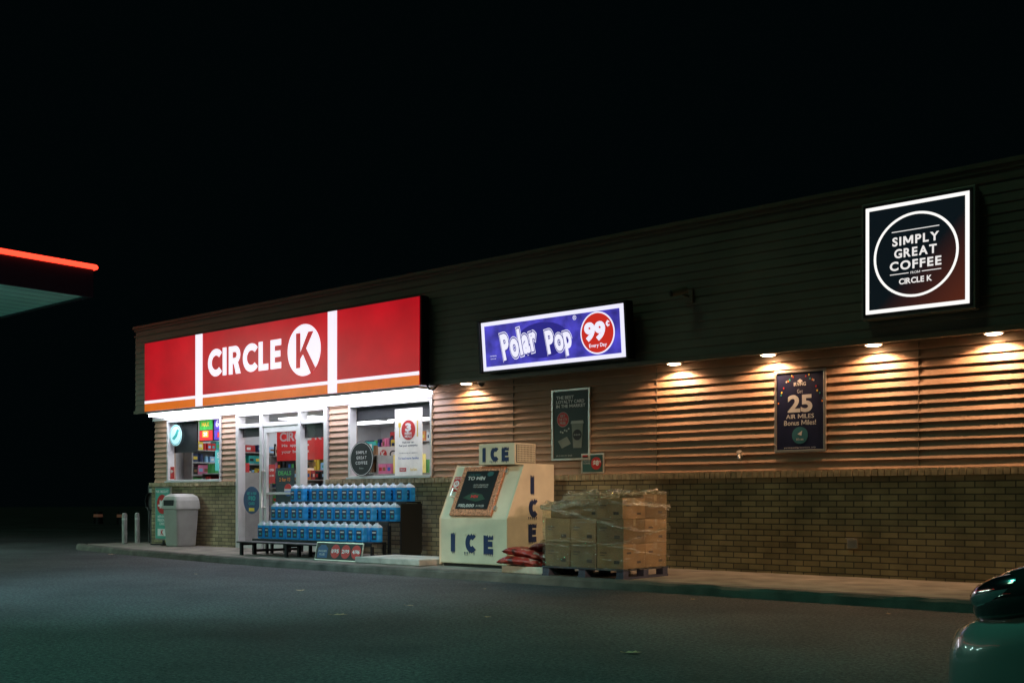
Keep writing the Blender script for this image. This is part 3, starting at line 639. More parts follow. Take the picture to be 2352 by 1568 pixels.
# ---------------------------------------------------------------- washer fluid rack
rk=thing('display_rack','black three tier display rack holding blue jugs','rack',(-13.3,11.2,.1))
X0,X1=-14.72,-11.85
tiers=[(10.72,11.02,.36),(11.06,11.38,.66),(11.42,11.74,.96)]
for y0,y1,z in tiers:
    m=MB()
    for q in range(3):
        a=y0+(y1-y0)*q/3; m.box(X0,X1,a+.005,a+(y1-y0)/3-.008,z-.022,z,M_blk2)
    m.box(X0,X1,y0-.012,y0+.004,z-.06,z-.001,M_blk2)
    m.obj('shelf',rk,bevel=.003)
for x in(X0,(X0+X1)/2-.02,X1-.04):
    m=MB()
    for y0,y1,z in tiers:
        m.box(x,x+.04,y0+.01,y0+.05,.105,z-.061,M_blk2); m.box(x,x+.04,y1-.05,y1-.01,.105,z-.023,M_blk2)
    m.box(x-.001,x+.041,10.78,11.7,.14,.18,M_blk2)
    m.obj('leg',rk)
m=MB(); m.box(X1+.001,X1+.012,11.3,11.74,.18,.93,M_blk); m.obj('side_panel',rk)
bn=thing('bench','low black slatted bench in front of the jug rack','bench',(-13.4,10.6,.1))
m=MB()
for q in range(3): m.box(-14.66,-12.2,10.36+q*.11,10.36+q*.11+.09,.30,.325,M_blk2)
m.obj('seat',bn,bevel=.004)
for x in(-14.6,-13.45,-12.3):
    m=MB(); m.box(x,x+.05,10.38,10.42,.105,.299,M_blk2); m.box(x,x+.05,10.62,10.66,.105,.299,M_blk2); m.box(x,x+.05,10.42,10.62,.26,.298,M_blk2); m.obj('leg',bn)
M_liq=mat('blue_liquid',(.03,.29,.62),.25,var=.1,em=(.01,.18,.42),es=.16)  # weak blue emission stands in for backlight through the fluid
M_clear=mat('milky_plastic',(.50,.62,.70),.3,var=.05)
M_lab=mat('jug_label',(.02,.04,.09),.4)
jg=thing('jug','blue washer fluid jug with white cap and dark label','jug',(0,0,0),'blue fluid jugs on the display rack')
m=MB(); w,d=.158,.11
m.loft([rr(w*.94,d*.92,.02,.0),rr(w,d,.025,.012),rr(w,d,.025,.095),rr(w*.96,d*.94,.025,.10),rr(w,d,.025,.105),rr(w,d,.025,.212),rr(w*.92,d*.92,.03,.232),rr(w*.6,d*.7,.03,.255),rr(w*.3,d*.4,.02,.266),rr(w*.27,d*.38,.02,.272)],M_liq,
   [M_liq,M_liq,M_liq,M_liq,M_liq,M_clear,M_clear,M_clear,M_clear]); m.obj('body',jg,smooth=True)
m=MB(); m.cyl((0,0,.270),(0,0,.288),.022,.021,M_clear,14); m.obj('cap',jg)
m=MB(); m.tube([(-.055,0,.228),(-.058,0,.252),(-.02,0,.264)],.009,M_clear,6); m.obj('handle',jg)
m=MB(); m.box(-.05,.05,-d/2-.003,-d/2-.001,.03,.175,M_lab); m.box(-.036,.036,-d/2-.0045,-d/2-.0032,.13,.15,M_wprint); m.box(-.02,.03,-d/2-.0045,-d/2-.0032,.06,.09,M_teal)
m.obj('label',jg)
random.seed(11)
first=True
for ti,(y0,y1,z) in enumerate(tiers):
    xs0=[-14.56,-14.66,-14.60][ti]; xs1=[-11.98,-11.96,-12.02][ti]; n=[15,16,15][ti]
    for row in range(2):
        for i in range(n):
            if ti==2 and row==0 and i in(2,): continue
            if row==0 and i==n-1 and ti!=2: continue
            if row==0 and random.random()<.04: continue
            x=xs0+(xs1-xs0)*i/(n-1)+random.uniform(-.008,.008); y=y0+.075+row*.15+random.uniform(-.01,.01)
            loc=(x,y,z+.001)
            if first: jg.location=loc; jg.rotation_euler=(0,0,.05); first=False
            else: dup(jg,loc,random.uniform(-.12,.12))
po=thing('price_sign','long dark price sign with three red circles leaning on the bench','sign',(-12.08,10.30,.1))
T2=Matrix.Translation((0,10.27,.105))@Matrix.Rotation(R(-12),4,'X')@Matrix.Translation((0,-10.27,-.105))
m=MB(T2); m.box(-12.60,-11.58,10.27,10.285,.107,.375,M_silver); m.obj('frame',po)
m=MB(T2); m.box(-12.585,-11.595,10.262,10.269,.12,.362,M_blk); m.obj('panel',po)
for i,s_ in enumerate(('1/$5','2/$9','4/$16')):
    m=MB(T2); cx=-12.15+i*.225; m.disc(cx,.24,.10,10.258,10.261,M_red,32); m.text(s_,cx,.24,10.256,.15,.06,M_wprint,bold=.03); m.obj('price_circle',po)
m=MB(T2); m.prism([(-12.54,.14),(-12.32,.14),(-12.32,.28),(-12.38,.33),(-12.48,.33),(-12.54,.28)],10.259,10.261,mat('dull_blue',(.02,.08,.2),.5)); m.text('WASHER',-12.43,.24,10.257,.18,.03,M_gprint); m.text('FLUID',-12.43,.19,10.257,.12,.03,M_gprint)
m.obj('lettering',po)
m=MB(); m.box(-11.58,-10.3,10.16,10.95,.105,.19,mat('pad_white',(.42,.42,.38),.8,var=.3,scale=5,bump=.3)); m.obj('concrete_pad',bevel=.012,label='low worn white concrete pad on the sidewalk',category='pad')
# ---------------------------------------------------------------- ice machine
ic=thing('ice_machine','cream slant front ice freezer with navy ice lettering','ice machine',(-9.63,10.95,.1))
xl,xr=-10.23,-9.03
prof=[(10.49,.14),(10.49,.735),(10.83,1.44),(11.42,1.44),(11.42,.14)]
m=MB(); m.prism(prof,xl,xr,M_cream,'x'); m.obj('body',ic,bevel=.018,seg=3)
m=MB(); m.box(xl+.03,xr-.03,10.53,11.38,.103,.139,M_blk); m.obj('base',ic)
sl=math.atan2(.34,.705)
SM=Matrix.Translation((0,10.49,.735))@Matrix.Rotation(-sl,4,'X')
m=MB(SM); M_cop=mat('copper_trim',(.55,.24,.13),.45,metal=.25,var=.55,scale=40,bump=.6,bscale=60)
dx0,dx1,v0,v1=-10.05,-9.31,.03,.755
m.box(dx0,dx1,-.045,-.003,v0,v1,M_cop); m.obj('door',ic,bevel=.012)
m=MB(SM); m.box(dx0+.085,dx1-.085,-.052,-.046,v0+.09,v1-.075,mat('poster_black',(.012,.018,.02),.35)); m.obj('door_panel',ic)
m=MB(SM); cx=(dx0+dx1)/2
M_dtl=mat('dim_teal',(.02,.10,.10),.5)
m.text('CHILLING',cx-.12,.62,-.055,.2,.035,M_dtl,bold=.02); m.text('TO WIN',cx-.07,.57,-.055,.30,.05,M_gprint,bold=.04)
m.text('ENTER ONLINE FOR',cx+.05,.47,-.055,.26,.02,M_gprint); m.text('YOUR CHANCE TODAY',cx+.05,.44,-.055,.26,.02,M_gprint)
m.text('$10,000',cx-.10,.165,-.055,.28,.05,M_gprint,bold=.04); m.text('IN PRIZES',cx+.15,.165,-.055,.14,.03,M_gprint)
m.prism([(cx-.2,.28),(cx-.05,.36),(cx+.12,.33),(cx+.2,.26),(cx+.05,.22)],-.056,-.053,mat('dim_green',(.02,.06,.035),.5)); m.text('WIN',cx,.30,-.058,.12,.04,M_red,bold=.03); m.disc(cx+.16,.63,.035,-.056,-.053,M_dtl,24,1.6)
m.obj('lettering',ic)
m=MB(SM); m.tube([(dx0-.005,-.03,.30),(dx0-.05,-.07,.30),(dx0-.05,-.07,.42),(dx0-.005,-.03,.42)],.013,M_silver); m.obj('handle',ic)
for v in(.12,.66): m=MB(SM); m.box(dx1-.002,dx1+.04,-.03,-.004,v,v+.06,M_silver); m.obj('hinge',ic)
m=MB(SM); m.box(-10.20,-10.07,-.008,-.003,.40,.62,M_red); m.disc(-10.135,.51,.05,-.011,-.0085,M_wprint,20); m.text('ICE BAG',-10.135,.595,-.011,.1,.025,M_wprint); m.text('$3',-10.135,.51,-.013,.05,.05,M_red,bold=.03); m.obj('sticker',ic)
def iceletter(ch,u,z,h,side,yy,seed):
    random.seed(seed); m=MB(); sg_=1 if side else -1
    w={'I':.08,'C':.19,'E':.165}[ch]*h/.25; t=.078*h/.25
    m.block(ch,u-w/2,z-h/2,w,h,t,yy,M_navy,side)
    xs=[u-w*.42+w*.84*k/4 for k in range(5)] if ch!='I' else [u-w*.3,u,u+w*.3]
    for x in xs:
        L=h*random.uniform(.08,.22); ww=h*.045; z0=z-h*.47
        p=[(x-ww,z0),(x+ww,z0),(x,z0-L)]; a=yy+sg_*.003
        m.add([(a,q,b) if side else (q,a,b) for q,b in p],[(0,1,2)],M_navy)
    n=9; top=z+h*.52; a=yy+sg_*.004
    pts2=[(u-w*.55,top)]+[(u-w*.55+w*1.1*i/n,top-h*(.12 if i%2 else .04)*random.uniform(.6,1.6)) for i in range(n+1)]+[(u+w*.55,top)]
    for i in range(n+1):
        if i<n: m.add([(a,q,b) if side else (q,a,b) for q,b in((pts2[i+1][0],top),(pts2[i+1]),(pts2[i+2]),(pts2[i+2][0],top))],[(0,1,2,3)],M_cream)
    m.obj('ice_letter',ic)
for a in(('I',-9.99,.43,.255,False,10.486,1),('C',-9.69,.42,.255,False,10.486,2),('E',-9.36,.41,.255,False,10.486,3),
         ('I',10.98,1.19,.25,True,-9.026,4),('C',10.98,.88,.25,True,-9.026,5),('E',10.98,.56,.25,True,-9.026,6),
         ('I',-9.64,1.585,.19,False,10.717,7),('C',-9.47,1.585,.19,False,10.717,8),('E',-9.27,1.585,.19,False,10.717,9)): iceletter(*a)
m=MB(); m.box(-9.74,-9.11,10.72,11.15,1.445,1.725,M_cream); m.obj('top_sign',ic,bevel=.008)
m=MB(); m.box(-9.108,-9.101,10.75,11.12,1.47,1.705,mat('vent_dark',(.08,.08,.06),.6))
for i in range(12):
    y=10.76+i*.03; m.box(-9.1,-9.094,y,y+.01,1.48,1.70,M_cream)
for i in range(8): m.box(-9.0935,-9.09,10.75,11.12,1.48+i*.029,1.489+i*.029,M_cream)
m.obj('grille',ic)
# ---------------------------------------------------------------- bags
M_bag=bagmat('red_bag',(.06,.015,.01),(.30,.028,.018),(.42,.30,.24))
M_bag2=bagmat('dark_bag',(.02,.015,.012),(.12,.02,.015),(.35,.28,.22))
m=MB(); m.box(-8.64,-8.0,9.92,10.35,.105,.19,mat('block_white',(.5,.47,.38),.8,var=.3,bump=.3)); m.obj('concrete_block',bevel=.01,label='small pale block under the stacked red bags',category='block')
def bag(c,r,rot,seed,mt,label,tilt=0):
    t=thing('salt_bag',label,'bag',(c[0],c[1],c[2]-r[2]),'bags of ice melter beside the freezer')
    def fn(q):
        e=.4
        sx=abs(q[0])**e*(1 if q[0]>0 else -1); sy=abs(q[1])**e*(1 if q[1]>0 else -1)
        edge=max(abs(sx),abs(sy))
        n=noise.noise(Vector((q[0]*3+seed,q[1]*3,q[2]*2)))*.25+noise.noise(Vector((q[0]*8+seed,q[1]*8,q[2]*4)))*.12
        droop=-1.0*sx*sx*.6
        return Vector((sx+n*.25,sy+n*.3,q[2]*(1-.55*edge**4)+n*1.3+droop))
    Mx=Matrix.Translation(c)@Matrix.Rotation(rot,4,'Z')@Matrix.Rotation(R(tilt),4,'Y')@Matrix.Translation([-a for a in c])
    m=MB(Mx); m.ell(c,r,mt,48,24,fn); m.obj('sack',t,smooth=True)
    m=MB(Mx); m.add([(c[0]+s_*r[0]*(1.0+.14*k),c[1]+r[1]*(-.85+1.7*i/8),c[2]-r[2]*.6+noise.noise(Vector((i*.7,k,seed)))*.02) for s_ in(1,) for k in(0,1) for i in range(9)],[(i,i+1,i+10,i+9) for i in range(8)],mt); m.obj('seam',t)
bag((-8.40,10.04,.255),(.30,.18,.055),.2,1,M_bag,'glossy red bag lying at the bottom of the pile',3)
bag((-8.28,10.24,.30),(.29,.17,.055),-.25,5,M_bag2,'dark red bag lying behind in the pile',-4)
bag((-8.40,10.10,.355),(.27,.17,.05),.15,9,M_bag,'red bag slumped on top of the pile',8)
bag((-8.22,10.2,.42),(.22,.15,.045),-.5,13,M_bag2,'crumpled dark bag resting on the very top',-12)
# ---------------------------------------------------------------- pallet with boxes
M_wood=mat('dark_blue_pallet',(.05,.06,.09),.8,var=.3,scale=8,bump=.5)
pl=thing('pallet','dark blue painted wooden pallet on the sidewalk','pallet',(-7.4,10.35,.1))
px0,px1,py0,py1=-7.98,-6.83,9.88,10.80
m=MB()
for i in range(6): a=py0+i*(py1-py0-.1)/5; m.box(px0,px1,a,a+.1,.195,.215,M_wood)
m.obj('deck',pl,bevel=.003)
for x in(px0,(px0+px1)/2-.05,px1-.1):
    m=MB()
    for y in(py0+.01,(py0+py1)/2-.05,py1-.11): m.box(x+.002,x+.098,y,y+.1,.125,.194,M_wood)
    m.box(x,x+.1,py0,py1,.103,.1245,M_wood)
    m.obj('foot',pl)
M_card=mat('cardboard',(.27,.18,.085),.8,var=.22,scale=5,bump=.15,bscale=20); M_card2=mat('cardboard_dark',(.16,.115,.055),.8,var=.25,scale=5)
M_tape=mat('box_tape',(.30,.24,.13),.3)
M_ink=mat('box_ink',(.04,.03,.025),.8)
bw,bd,bh=.370,.44,.275
def cbox(x,y,z,w,d,h,lab,rot=0,mt=M_card,tilt=0):
    t=thing('cardboard_box',lab,'box',(x,y,z),'cardboard boxes stacked on the pallet')
    Mx=Matrix.Translation((x,y,z))@Matrix.Rotation(rot,4,'Z')@Matrix.Rotation(tilt,4,'Y')
    m=MB(Mx); m.box(-w/2,w/2,-d/2,d/2,0,h,mt); m.obj('carton',t,bevel=.006)
    m=MB(Mx); m.box(-w/2-.0012,w/2+.0012,-.025,.025,h*.72,h+.0012,M_tape); m.obj('tape',t)
    m=MB(Mx)
    m.box(-w*.38,-w*.12,-d/2-.002,-d/2-.001,h*.62,h*.66,M_ink); m.box(-w*.38,-w*.2,-d/2-.002,-d/2-.001,h*.52,h*.55,M_ink)
    m.box(w*.15,w*.36,-d/2-.002,-d/2-.001,h*.2,h*.34,M_ink)
    m.box(w/2+.001,w/2+.002,-d*.35,-d*.15,h*.6,h*.68,M_ink); m.box(w/2+.001,w/2+.002,d*.12,d*.3,h*.2,h*.3,M_ink)
    m.obj('print',t)
random.seed(21)
for L in range(3):
    for i in range(3):
        for j in range(2):
            if L==2 and (i,j) in((0,0),(1,0)): continue
            h=bh; tilt=0; rot=random.uniform(-.02,.02)
            lab='plain brown cardboard carton wrapped in film on the pallet'
            if L==2: h=bh*(1.0 if (i,j)==(2,1) else random.uniform(.74,.92)); lab='brown cardboard carton on top of the wrapped stack'; rot=random.uniform(-.09,.09)
            cbox(px0+.03+bw/2+i*(bw+.002),py0+.015+bd/2+j*(bd+.004),.217+L*(bh+.003),bw-.010,bd-.010,h,lab,rot,M_card if random.random()<.5 else M_card2,tilt)
cbox(-7.70,10.12,.217+2*(bh+.003),.40,.36,.15,'low flattened brown carton on the stack corner',.12,M_card2)
cbox(-7.30,10.10,.217+2*(bh+.003),.30,.34,.22,'small brown carton sunk among the top boxes',-.2,M_card)
M_film=wrapmat(); M_film2=wrapmat('film_band',.52,.60,.5,.3,5)
ft=thing('stretch_film','crumpled clear stretch film around the stacked boxes','plastic wrap',(-7.4,10.35,.2))
nz=26; vs=[];fs=[]; m=MB()
cx,cy=(px0+px1)/2,(py0+py1)/2
def perim(N,grow=0):
    P=[Vector((a[0],a[1])) for a in rr(px1-px0+.01+grow,py1-py0-.005+grow,.03,0,2)]
    P.sort(key=lambda p:math.atan2(p.y,p.x))
    Ls=[(P[(i+1)%len(P)]-P[i]).length for i in range(len(P))]; tot=sum(Ls); per=[]
    for k in range(N):
        s_=tot*k/N; a=0
        for i in range(len(P)):
            if a+Ls[i]>=s_: per.append(P[i]+(P[(i+1)%len(P)]-P[i])*((s_-a)/max(Ls[i],1e-6))); break
            a+=Ls[i]
    return per
N=120; per=perim(N); N=len(per)
for k in range(nz+1):
    for i,p in enumerate(per):
        low=.13*max(0,min(1,(-.05-p.x)/.25))*max(0,min(1,(.15-p.y)/.3))
        z=.2+(.86-low)*k/nz
        if k>nz-3: z+=(noise.noise(Vector((p.x*4,p.y*4,3)))*.10+noise.noise(Vector((p.x*13,p.y*13,3)))*.08)*(k-nz+3)/3
        o=abs(noise.noise(Vector((p.x*5,p.y*5,z*9+p.x*3))))*.02+.003
        q=p.normalized(); vs.append((cx+p.x+q.x*o,cy+p.y+q.y*o,z))
for k in range(nz):
    for i in range(N): fs.append((k*N+i,k*N+(i+1)%N,(k+1)*N+(i+1)%N,(k+1)*N+i))
m.add(vs,fs,M_film)
vs=[];fs=[]; g=26
for a in range(g+1):
    for b in range(g+1):
        x=px0-.01+(px1-px0+.02)*a/g; y=py0-.01+(py1-py0+.02)*b/g
        dip=.0 if (x>-7.15 or y>10.3) else -.12
        vs.append((x,y,1.07+dip+noise.noise(Vector((x*6,y*6,1)))*.05+noise.noise(Vector((x*16,y*16,1)))*.04))
for a in range(g):
    for b in range(g): fs.append((a*(g+1)+b,(a+1)*(g+1)+b,(a+1)*(g+1)+b+1,a*(g+1)+b+1))
m.add(vs,fs,M_film2); m.obj('film_sheet',ft)
per2=perim(90,.03)
for z0,amp,wd,ph in((.90,.06,.10,0),(.78,.15,.05,2.1),(.58,.12,.03,4.0),(.42,.10,.025,1.0)):
    m=MB(); vs=[];fs=[]; n=len(per2)
    for i,p in enumerate(per2):
        a=2*math.pi*i/n; z=z0+amp*math.sin(a+ph)+noise.noise(Vector((i*.3,z0,1)))*.02; w_=wd*(.6+.5*noise.noise(Vector((i*.2,z0*3,7))))
        q=p.normalized(); o=.012+noise.noise(Vector((i*.8,z0,2)))*.01
        vs+=[(cx+p.x+q.x*o,cy+p.y+q.y*o,z-w_/2),(cx+p.x+q.x*(o+.01),cy+p.y+q.y*(o+.01),z),(cx+p.x+q.x*o,cy+p.y+q.y*o,z+w_/2)]
    for i in range(n):
        j=(i+1)%n
        fs+=[(i*3,j*3,j*3+1,i*3+1),(i*3+1,j*3+1,j*3+2,i*3+2)]
    m.add(vs,fs,M_film2); m.obj('film_band',ft,smooth=True)
# ---------------------------------------------------------------- waste bin
M_bin=mat('grey_plastic',(.34,.35,.31),.55,var=.1,scale=4)
M_binl=mat('pale_grey_plastic',(.46,.47,.42),.5,var=.08)
bi=thing('waste_bin','grey plastic waste bin with domed lid against the wall','bin',(-18.29,11.67,.1))
bx,by=-18.29,11.67
m=MB(); m.loft([rr(.40,.40,.05,.105,4,bx,by),rr(.42,.42,.05,.13,4,bx,by),rr(.49,.49,.05,.80,4,bx,by),rr(.50,.50,.05,.83,4,bx,by)],M_bin); m.obj('body',bi,smooth=False)
m=MB(); m.loft([rr(.54,.54,.05,.815,4,bx,by),rr(.54,.54,.05,.86,4,bx,by),rr(.52,.52,.06,.98,4,bx,by),rr(.47,.49,.08,1.05,4,bx,by),rr(.34,.40,.1,1.095,4,bx,by),rr(.15,.2,.07,1.105,4,bx,by)],M_binl); m.obj('lid',bi)
m=MB(); m.box(bx-.17,bx+.17,by-.275,by-.262,.875,.985,M_blk); m.obj('flap',bi,bevel=.01)
po=thing('fuel_sign','green standing fuel discount sign with red circle','sign',(-19.03,11.75,.1))
m=MB(); m.box(-19.31,-18.76,11.74,11.765,.20,1.24,M_silver); m.box(-19.28,-18.79,11.732,11.739,.23,1.21,mat('sign_green',(.10,.38,.30),.5)); m.obj('panel',po)
m=MB(); m.box(-19.25,-18.82,11.6,11.9,.105,.13,M_blk); m.box(-19.06,-19.0,11.745,11.765,.13,.2,M_blk); m.obj('foot',po)
m=MB(); y=11.729
for s_,z,w,h in(('FUEL DISCOUNT',1.15,.44,.045),('WITH EVERY',.66,.32,.05),('PERSONAL',.59,.32,.05),('CARD',.52,.2,.05)): m.text(s_,-19.035,z,y,w,h,M_wprint,bold=.03)
m.disc(-19.035,.90,.19,y-.002,y+.001,M_red,36); m.text('-10c',-19.035,.90,y-.005,.28,.14,M_wprint,bold=.05); m.box(-19.2,-18.87,y-.001,y+.001,.28,.42,M_wprint); m.text('K',-19.035,.35,y-.003,.09,.10,M_red,bold=.03)
m.obj('lettering',po)
M_bol=mat('bollard_grey',(.3,.3,.27),.5,var=.2)
def bollard(x,y):
    t=thing('bollard','slim grey metal bollard with pale band','bollard',(x,y,.1),'bollards at the store corner')
    m=MB(); m.cyl((x,y,.1),(x,y,.70),.05,.05,M_bol,20); m.ell((x,y,.70),(.05,.05,.03),M_bol,20,8); m.obj('post',t,smooth=False)
    m=MB(); m.cyl((x,y,.58),(x,y,.62),.0515,.0515,M_gprint,20,False); m.obj('band',t)
bollard(-20.12,11.55); bollard(-20.32,11.95)
ap=thing('air_pump','dark grey tyre air pump with coiled hose','air pump',(-20.45,12.5,0))
m=MB(); m.box(-20.6,-20.25,12.35,12.65,.0,1.30,mat('pump_grey',(.06,.06,.06),.5)); m.obj('cabinet',ap,bevel=.02)
m=MB(); 
for k in range(3): 
    pts=[(-20.42+.17*math.cos(a/10*2*math.pi),12.33-.02*k,.95+.19*math.sin(a/10*2*math.pi)) for a in range(11)]; m.tube(pts,.012,M_blk,6)
m.tube([(-20.42,12.3,.76),(-20.3,12.2,.4),(-20.1,12.1,.15),(-19.95,12.0,.125)],.012,M_blk,6); m.obj('hose',ap)
m=MB(); m.box(-20.52,-20.33,12.34,12.349,1.1,1.22,M_gprint); m.obj('gauge_panel',ap)
for k,(x,y) in enumerate(((-42.5,23.2),(-41.0,23.4))):
    t=thing('traffic_barrel','small faintly lit barrel at the dark edge of the lot','barrel',(x,y,0),'barrels at the edge of the lot')
    m=MB(); m.cyl((x,y,0),(x,y,.5),.2,.17,M_blk,18); m.obj('body',t)
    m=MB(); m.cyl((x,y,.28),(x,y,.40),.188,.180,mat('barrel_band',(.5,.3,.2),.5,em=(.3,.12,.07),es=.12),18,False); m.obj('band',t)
# ---------------------------------------------------------------- canopy
cn=thing('fuel_canopy','flat fuel station canopy with glowing red edge light','canopy',(-24,0,0))
M_cfas=mat('canopy_navy',(.012,.014,.03),.35)
M_csof=mat('canopy_soffit_glow',(.22,.62,.52),.5,var=.12,scale=1.2,em=(.02,.07,.055),es=.35)  # faint teal emission stands in for lamp spill on the underside
cx0,cx1,cy0,cy1=-30,-18.3,-10,9.9
m=MB(); m.box(cx1-.06,cx1,cy0,cy1,4.60,5.18,M_cfas); m.box(cx0,cx1-.06,cy1-.06,cy1,4.60,5.18,M_cfas); m.box(cx0,cx0+.06,cy0,cy1-.06,4.6,5.18,M_cfas); m.box(cx0+.06,cx1-.06,cy0,cy0+.06,4.6,5.18,M_cfas); m.obj('fascia',cn)
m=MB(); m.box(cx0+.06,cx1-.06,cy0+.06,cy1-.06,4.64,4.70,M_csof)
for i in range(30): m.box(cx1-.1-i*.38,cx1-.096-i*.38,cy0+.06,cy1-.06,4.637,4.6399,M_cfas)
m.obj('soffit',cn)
m=MB(); m.box(cx0+.06,cx1-.06,cy0+.06,cy1-.06,5.1,5.16,M_cfas); m.obj('roof',cn)
m=MB(); E_tube=emit('red_tube',(1.0,.035,.016),4)
m.cyl((cx1+.03,cy0,5.14),(cx1+.03,cy1+.03,5.14),.045,.045,E_tube,12); m.cyl((cx0,cy1+.03,5.14),(cx1+.03,cy1+.03,5.14),.045,.045,E_tube,12); m.obj('edge_light',cn,smooth=True)
for x,y in((-24.2,4.5),(-24.2,-4.5)):
    m=MB(); m.cyl((x,y,0),(x,y,4.64),.15,.15,M_bin,20); m.obj('column',cn)
for x,y in((-22,1),(-22,-5),(-27,1),(-27,-5),(-22,6)):
    m=MB(); m.box(x-.3,x+.3,y-.3,y+.3,4.60,4.639,mat('canopy_lens',(.8,.8,.8),.4,em=(.7,1,.85),es=9)); m.obj('lamp_lens',cn)
    l=bpy.data.lights.new('canopy_lamp','AREA'); l.shape='SQUARE'; l.size=.6; l.energy=230; l.color=(.60,1,.86)
    o=bpy.data.objects.new('canopy_lamp',l); COL.objects.link(o); o.parent=cn; o.location=(x+24,y,4.58)
# ---------------------------------------------------------------- leaves
M_leaf=mat('dry_leaf',(.42,.28,.15),.7,var=.3,scale=20)
lf=thing('fallen_leaf','small curled dry brown leaf on the asphalt','leaf',(0,0,0),'dry leaves on the asphalt')
m=MB(); pts=[(0,-.07),(.03,-.04),(.055,-.01),(.035,.01),(.05,.05),(.015,.04),(0,.08),(-.02,.045),(-.05,.045),(-.03,.01),(-.055,-.015),(-.03,-.04)]
m.add([(0,0,.006)]+[(a,b,.008+.35*(a*a+b*b)**.5*abs(a)*6) for a,b in pts],[(0,i+1,(i+1)%12+1) for i in range(12)],M_leaf); m.obj('blade',lf)
m=MB(); m.tube([(0,-.07,.01),(.01,-.11,.02)],.002,M_leaf,5); m.obj('stem',lf)
random.seed(2)
L=[(-9.33,7.41),(-7.10,6.06),(-3.92,5.78),(-18.1,10.15),(-6.05,6.77),(-7.25,7.03),(-12.5,8.2),(-5.6,9.3),(-3.6,9.2),(-8.0,8.9)]
for i,(x,y) in enumerate(L):
    if i==0: lf.location=(x,y,.002); lf.rotation_euler=(0,0,1)
    else:
        e=dup(lf,(x,y,.002),random.uniform(0,6)); s_=(1.0,.9,.8,1.1,.6,.55)[i] if i<6 else random.uniform(.35,.5); e.scale=(s_,s_,s_)
# ---------------------------------------------------------------- car
M_car=mat('grey_green_paint',(.11,.125,.115),.3,var=.03,coat=1)
M_dark=mat('dark_lens',(.01,.012,.012),.05,coat=1)
M_chrome=mat('chrome',(.7,.7,.7),.12,metal=1)
cr=thing('parked_car','grey green car nose with dark glossy headlight','car',(1.0,4.45,0))
DX=-.08
def sec(x,w,z0,z1,r,cy=4.42,n=5):
    return [(x+DX,cy+p[0],(z0+z1)/2+p[1]) for p in [(q[0],q[1]) for q in rr(w,z1-z0,r,0,n)]]
m=MB(); m.loft([sec(-1.20,1.15,.30,.50,.09),sec(-1.18,1.42,.24,.545,.12),sec(-1.10,1.60,.21,.585,.13),sec(-.98,1.70,.19,.635,.14),sec(-.75,1.76,.18,.72,.16),sec(-.3,1.77,.18,.79,.17),sec(.3,1.78,.18,.87,.18),sec(1.0,1.78,.18,.92,.18),sec(2.4,1.78,.18,.95,.18),sec(3.0,1.74,.22,.95,.18),sec(3.2,1.5,.35,.85,.15)],M_car); m.obj('body',cr,smooth=True,sub=1)
m=MB(); m.loft([sec(.25,1.5,.80,.88,.03),sec(.95,1.36,.85,1.36,.16),sec(1.6,1.34,.85,1.43,.16),sec(2.3,1.36,.85,1.38,.16),sec(2.95,1.5,.8,.96,.03)],M_dark); m.obj('cabin_glass',cr,smooth=True)
m=MB(); m.loft([sec(.98,1.1,1.36,1.385,.01),sec(1.6,1.15,1.42,1.45,.01),sec(2.28,1.1,1.38,1.40,.01)],M_car); m.obj('roof',cr,smooth=True)
for sy in(-1,1):
    HM=Matrix.Translation((-.90+DX,4.42+sy*.66,.665))@Matrix.Rotation(R(sy*28),4,'Z')@Matrix.Rotation(R(-18),4,'Y')
    m=MB(HM); m.ell((0,0,0),(.22,.18,.11),M_dark,28,16); m.obj('headlight',cr,smooth=True)
    m=MB(HM); m.ell((-.03,sy*.10,.03),(.13,.09,.055),M_chrome,20,12); m.obj('reflector',cr,smooth=True)
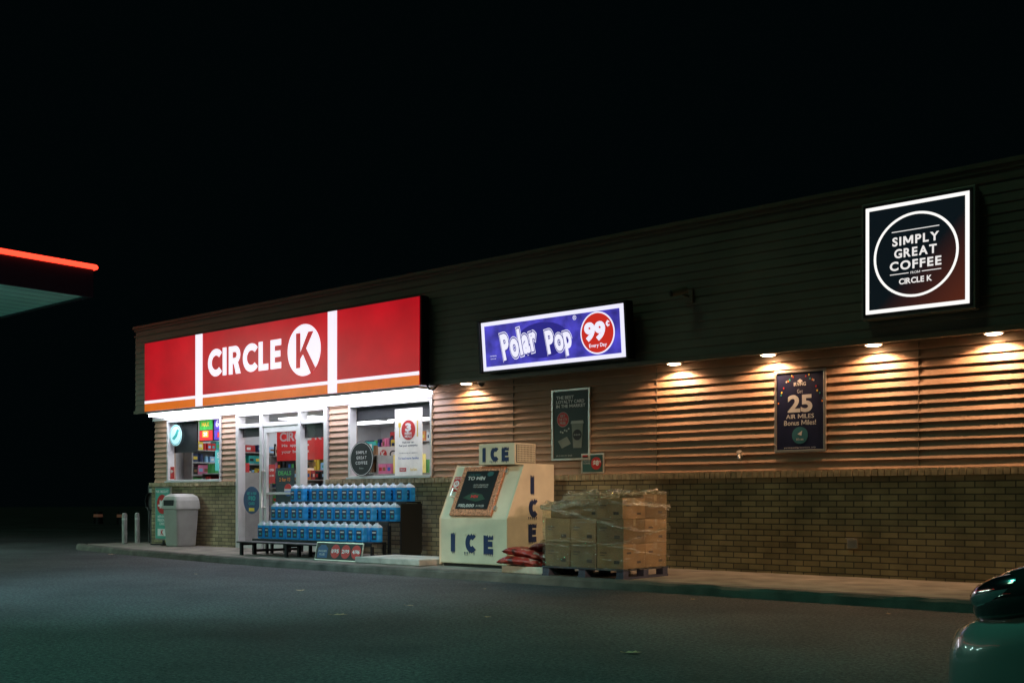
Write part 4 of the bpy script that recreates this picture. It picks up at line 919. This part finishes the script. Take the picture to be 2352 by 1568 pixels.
m=MB(); m.box(-1.215+DX,-1.17+DX,4.05,4.8,.32,.44,M_blk); m.obj('grille',cr,bevel=.01)
for x in(-.35,2.35):
    for y in(3.56,5.28):
        m=MB(); m.cyl((x,y-.1,.31),(x,y+.1,.31),.31,.31,M_blk,32); m.obj('wheel',cr,bevel=.02)
# ---------------------------------------------------------------- camera, world, lights
cam=bpy.data.cameras.new('camera'); co=bpy.data.objects.new('camera',cam); COL.objects.link(co)
co.location=(0,0,.98); co.rotation_euler=(R(90),0,R(40.5)); cam.sensor_width=36; cam.lens=38.16; cam.shift_y=.1548; cam.clip_end=500; S.camera=co
w=bpy.data.worlds.new('World'); S.world=w; w.use_nodes=True; bg=w.node_tree.nodes['Background']; bg.inputs[0].default_value=(.25,.85,1,1); bg.inputs[1].default_value=.0016
def light(kind,name,loc,tgt,e,colr,**k):
    l=bpy.data.lights.new(name,kind); l.energy=e; l.color=colr
    for a,b in k.items(): setattr(l,a,b)
    o=bpy.data.objects.new(name,l); COL.objects.link(o); o.location=loc
    d=Vector(tgt)-Vector(loc); o.rotation_euler=d.to_track_quat('-Z','Y').to_euler(); return o
light('SUN','fascia_fill',(0,0,20),(4,7,9),.12,(.50,1,.62),angle=R(12))  # added dim green fill that lifts the dark fascia
light('SPOT','ground_fill',(-4.5,1.5,12),(-4.9,2.8,0),2500,(.10,1,.74),spot_size=R(76),spot_blend=1,shadow_soft_size=.4)  # added unseen teal spot that tints the near asphalt
light('SPOT','ground_fill',(-11,2.5,12),(-11,7.3,0),5200,(.48,.88,1),spot_size=R(44),spot_blend=1,shadow_soft_size=.4)  # added unseen bluish spot that brightens the asphalt before the store
light('SPOT','street_light',(-3,-5,6.5),(-9.4,10.6,.5),2300,(1,.95,.66),spot_size=R(16),spot_blend=1,shadow_soft_size=.25)
light('SPOT','street_light',(7,5.5,3.6),(-8.9,10.9,.8),4200,(1,.58,.42),spot_size=R(11),spot_blend=.8,shadow_soft_size=.15)
S.view_settings.view_transform='Standard'; S.view_settings.look='None'; S.view_settings.exposure=0
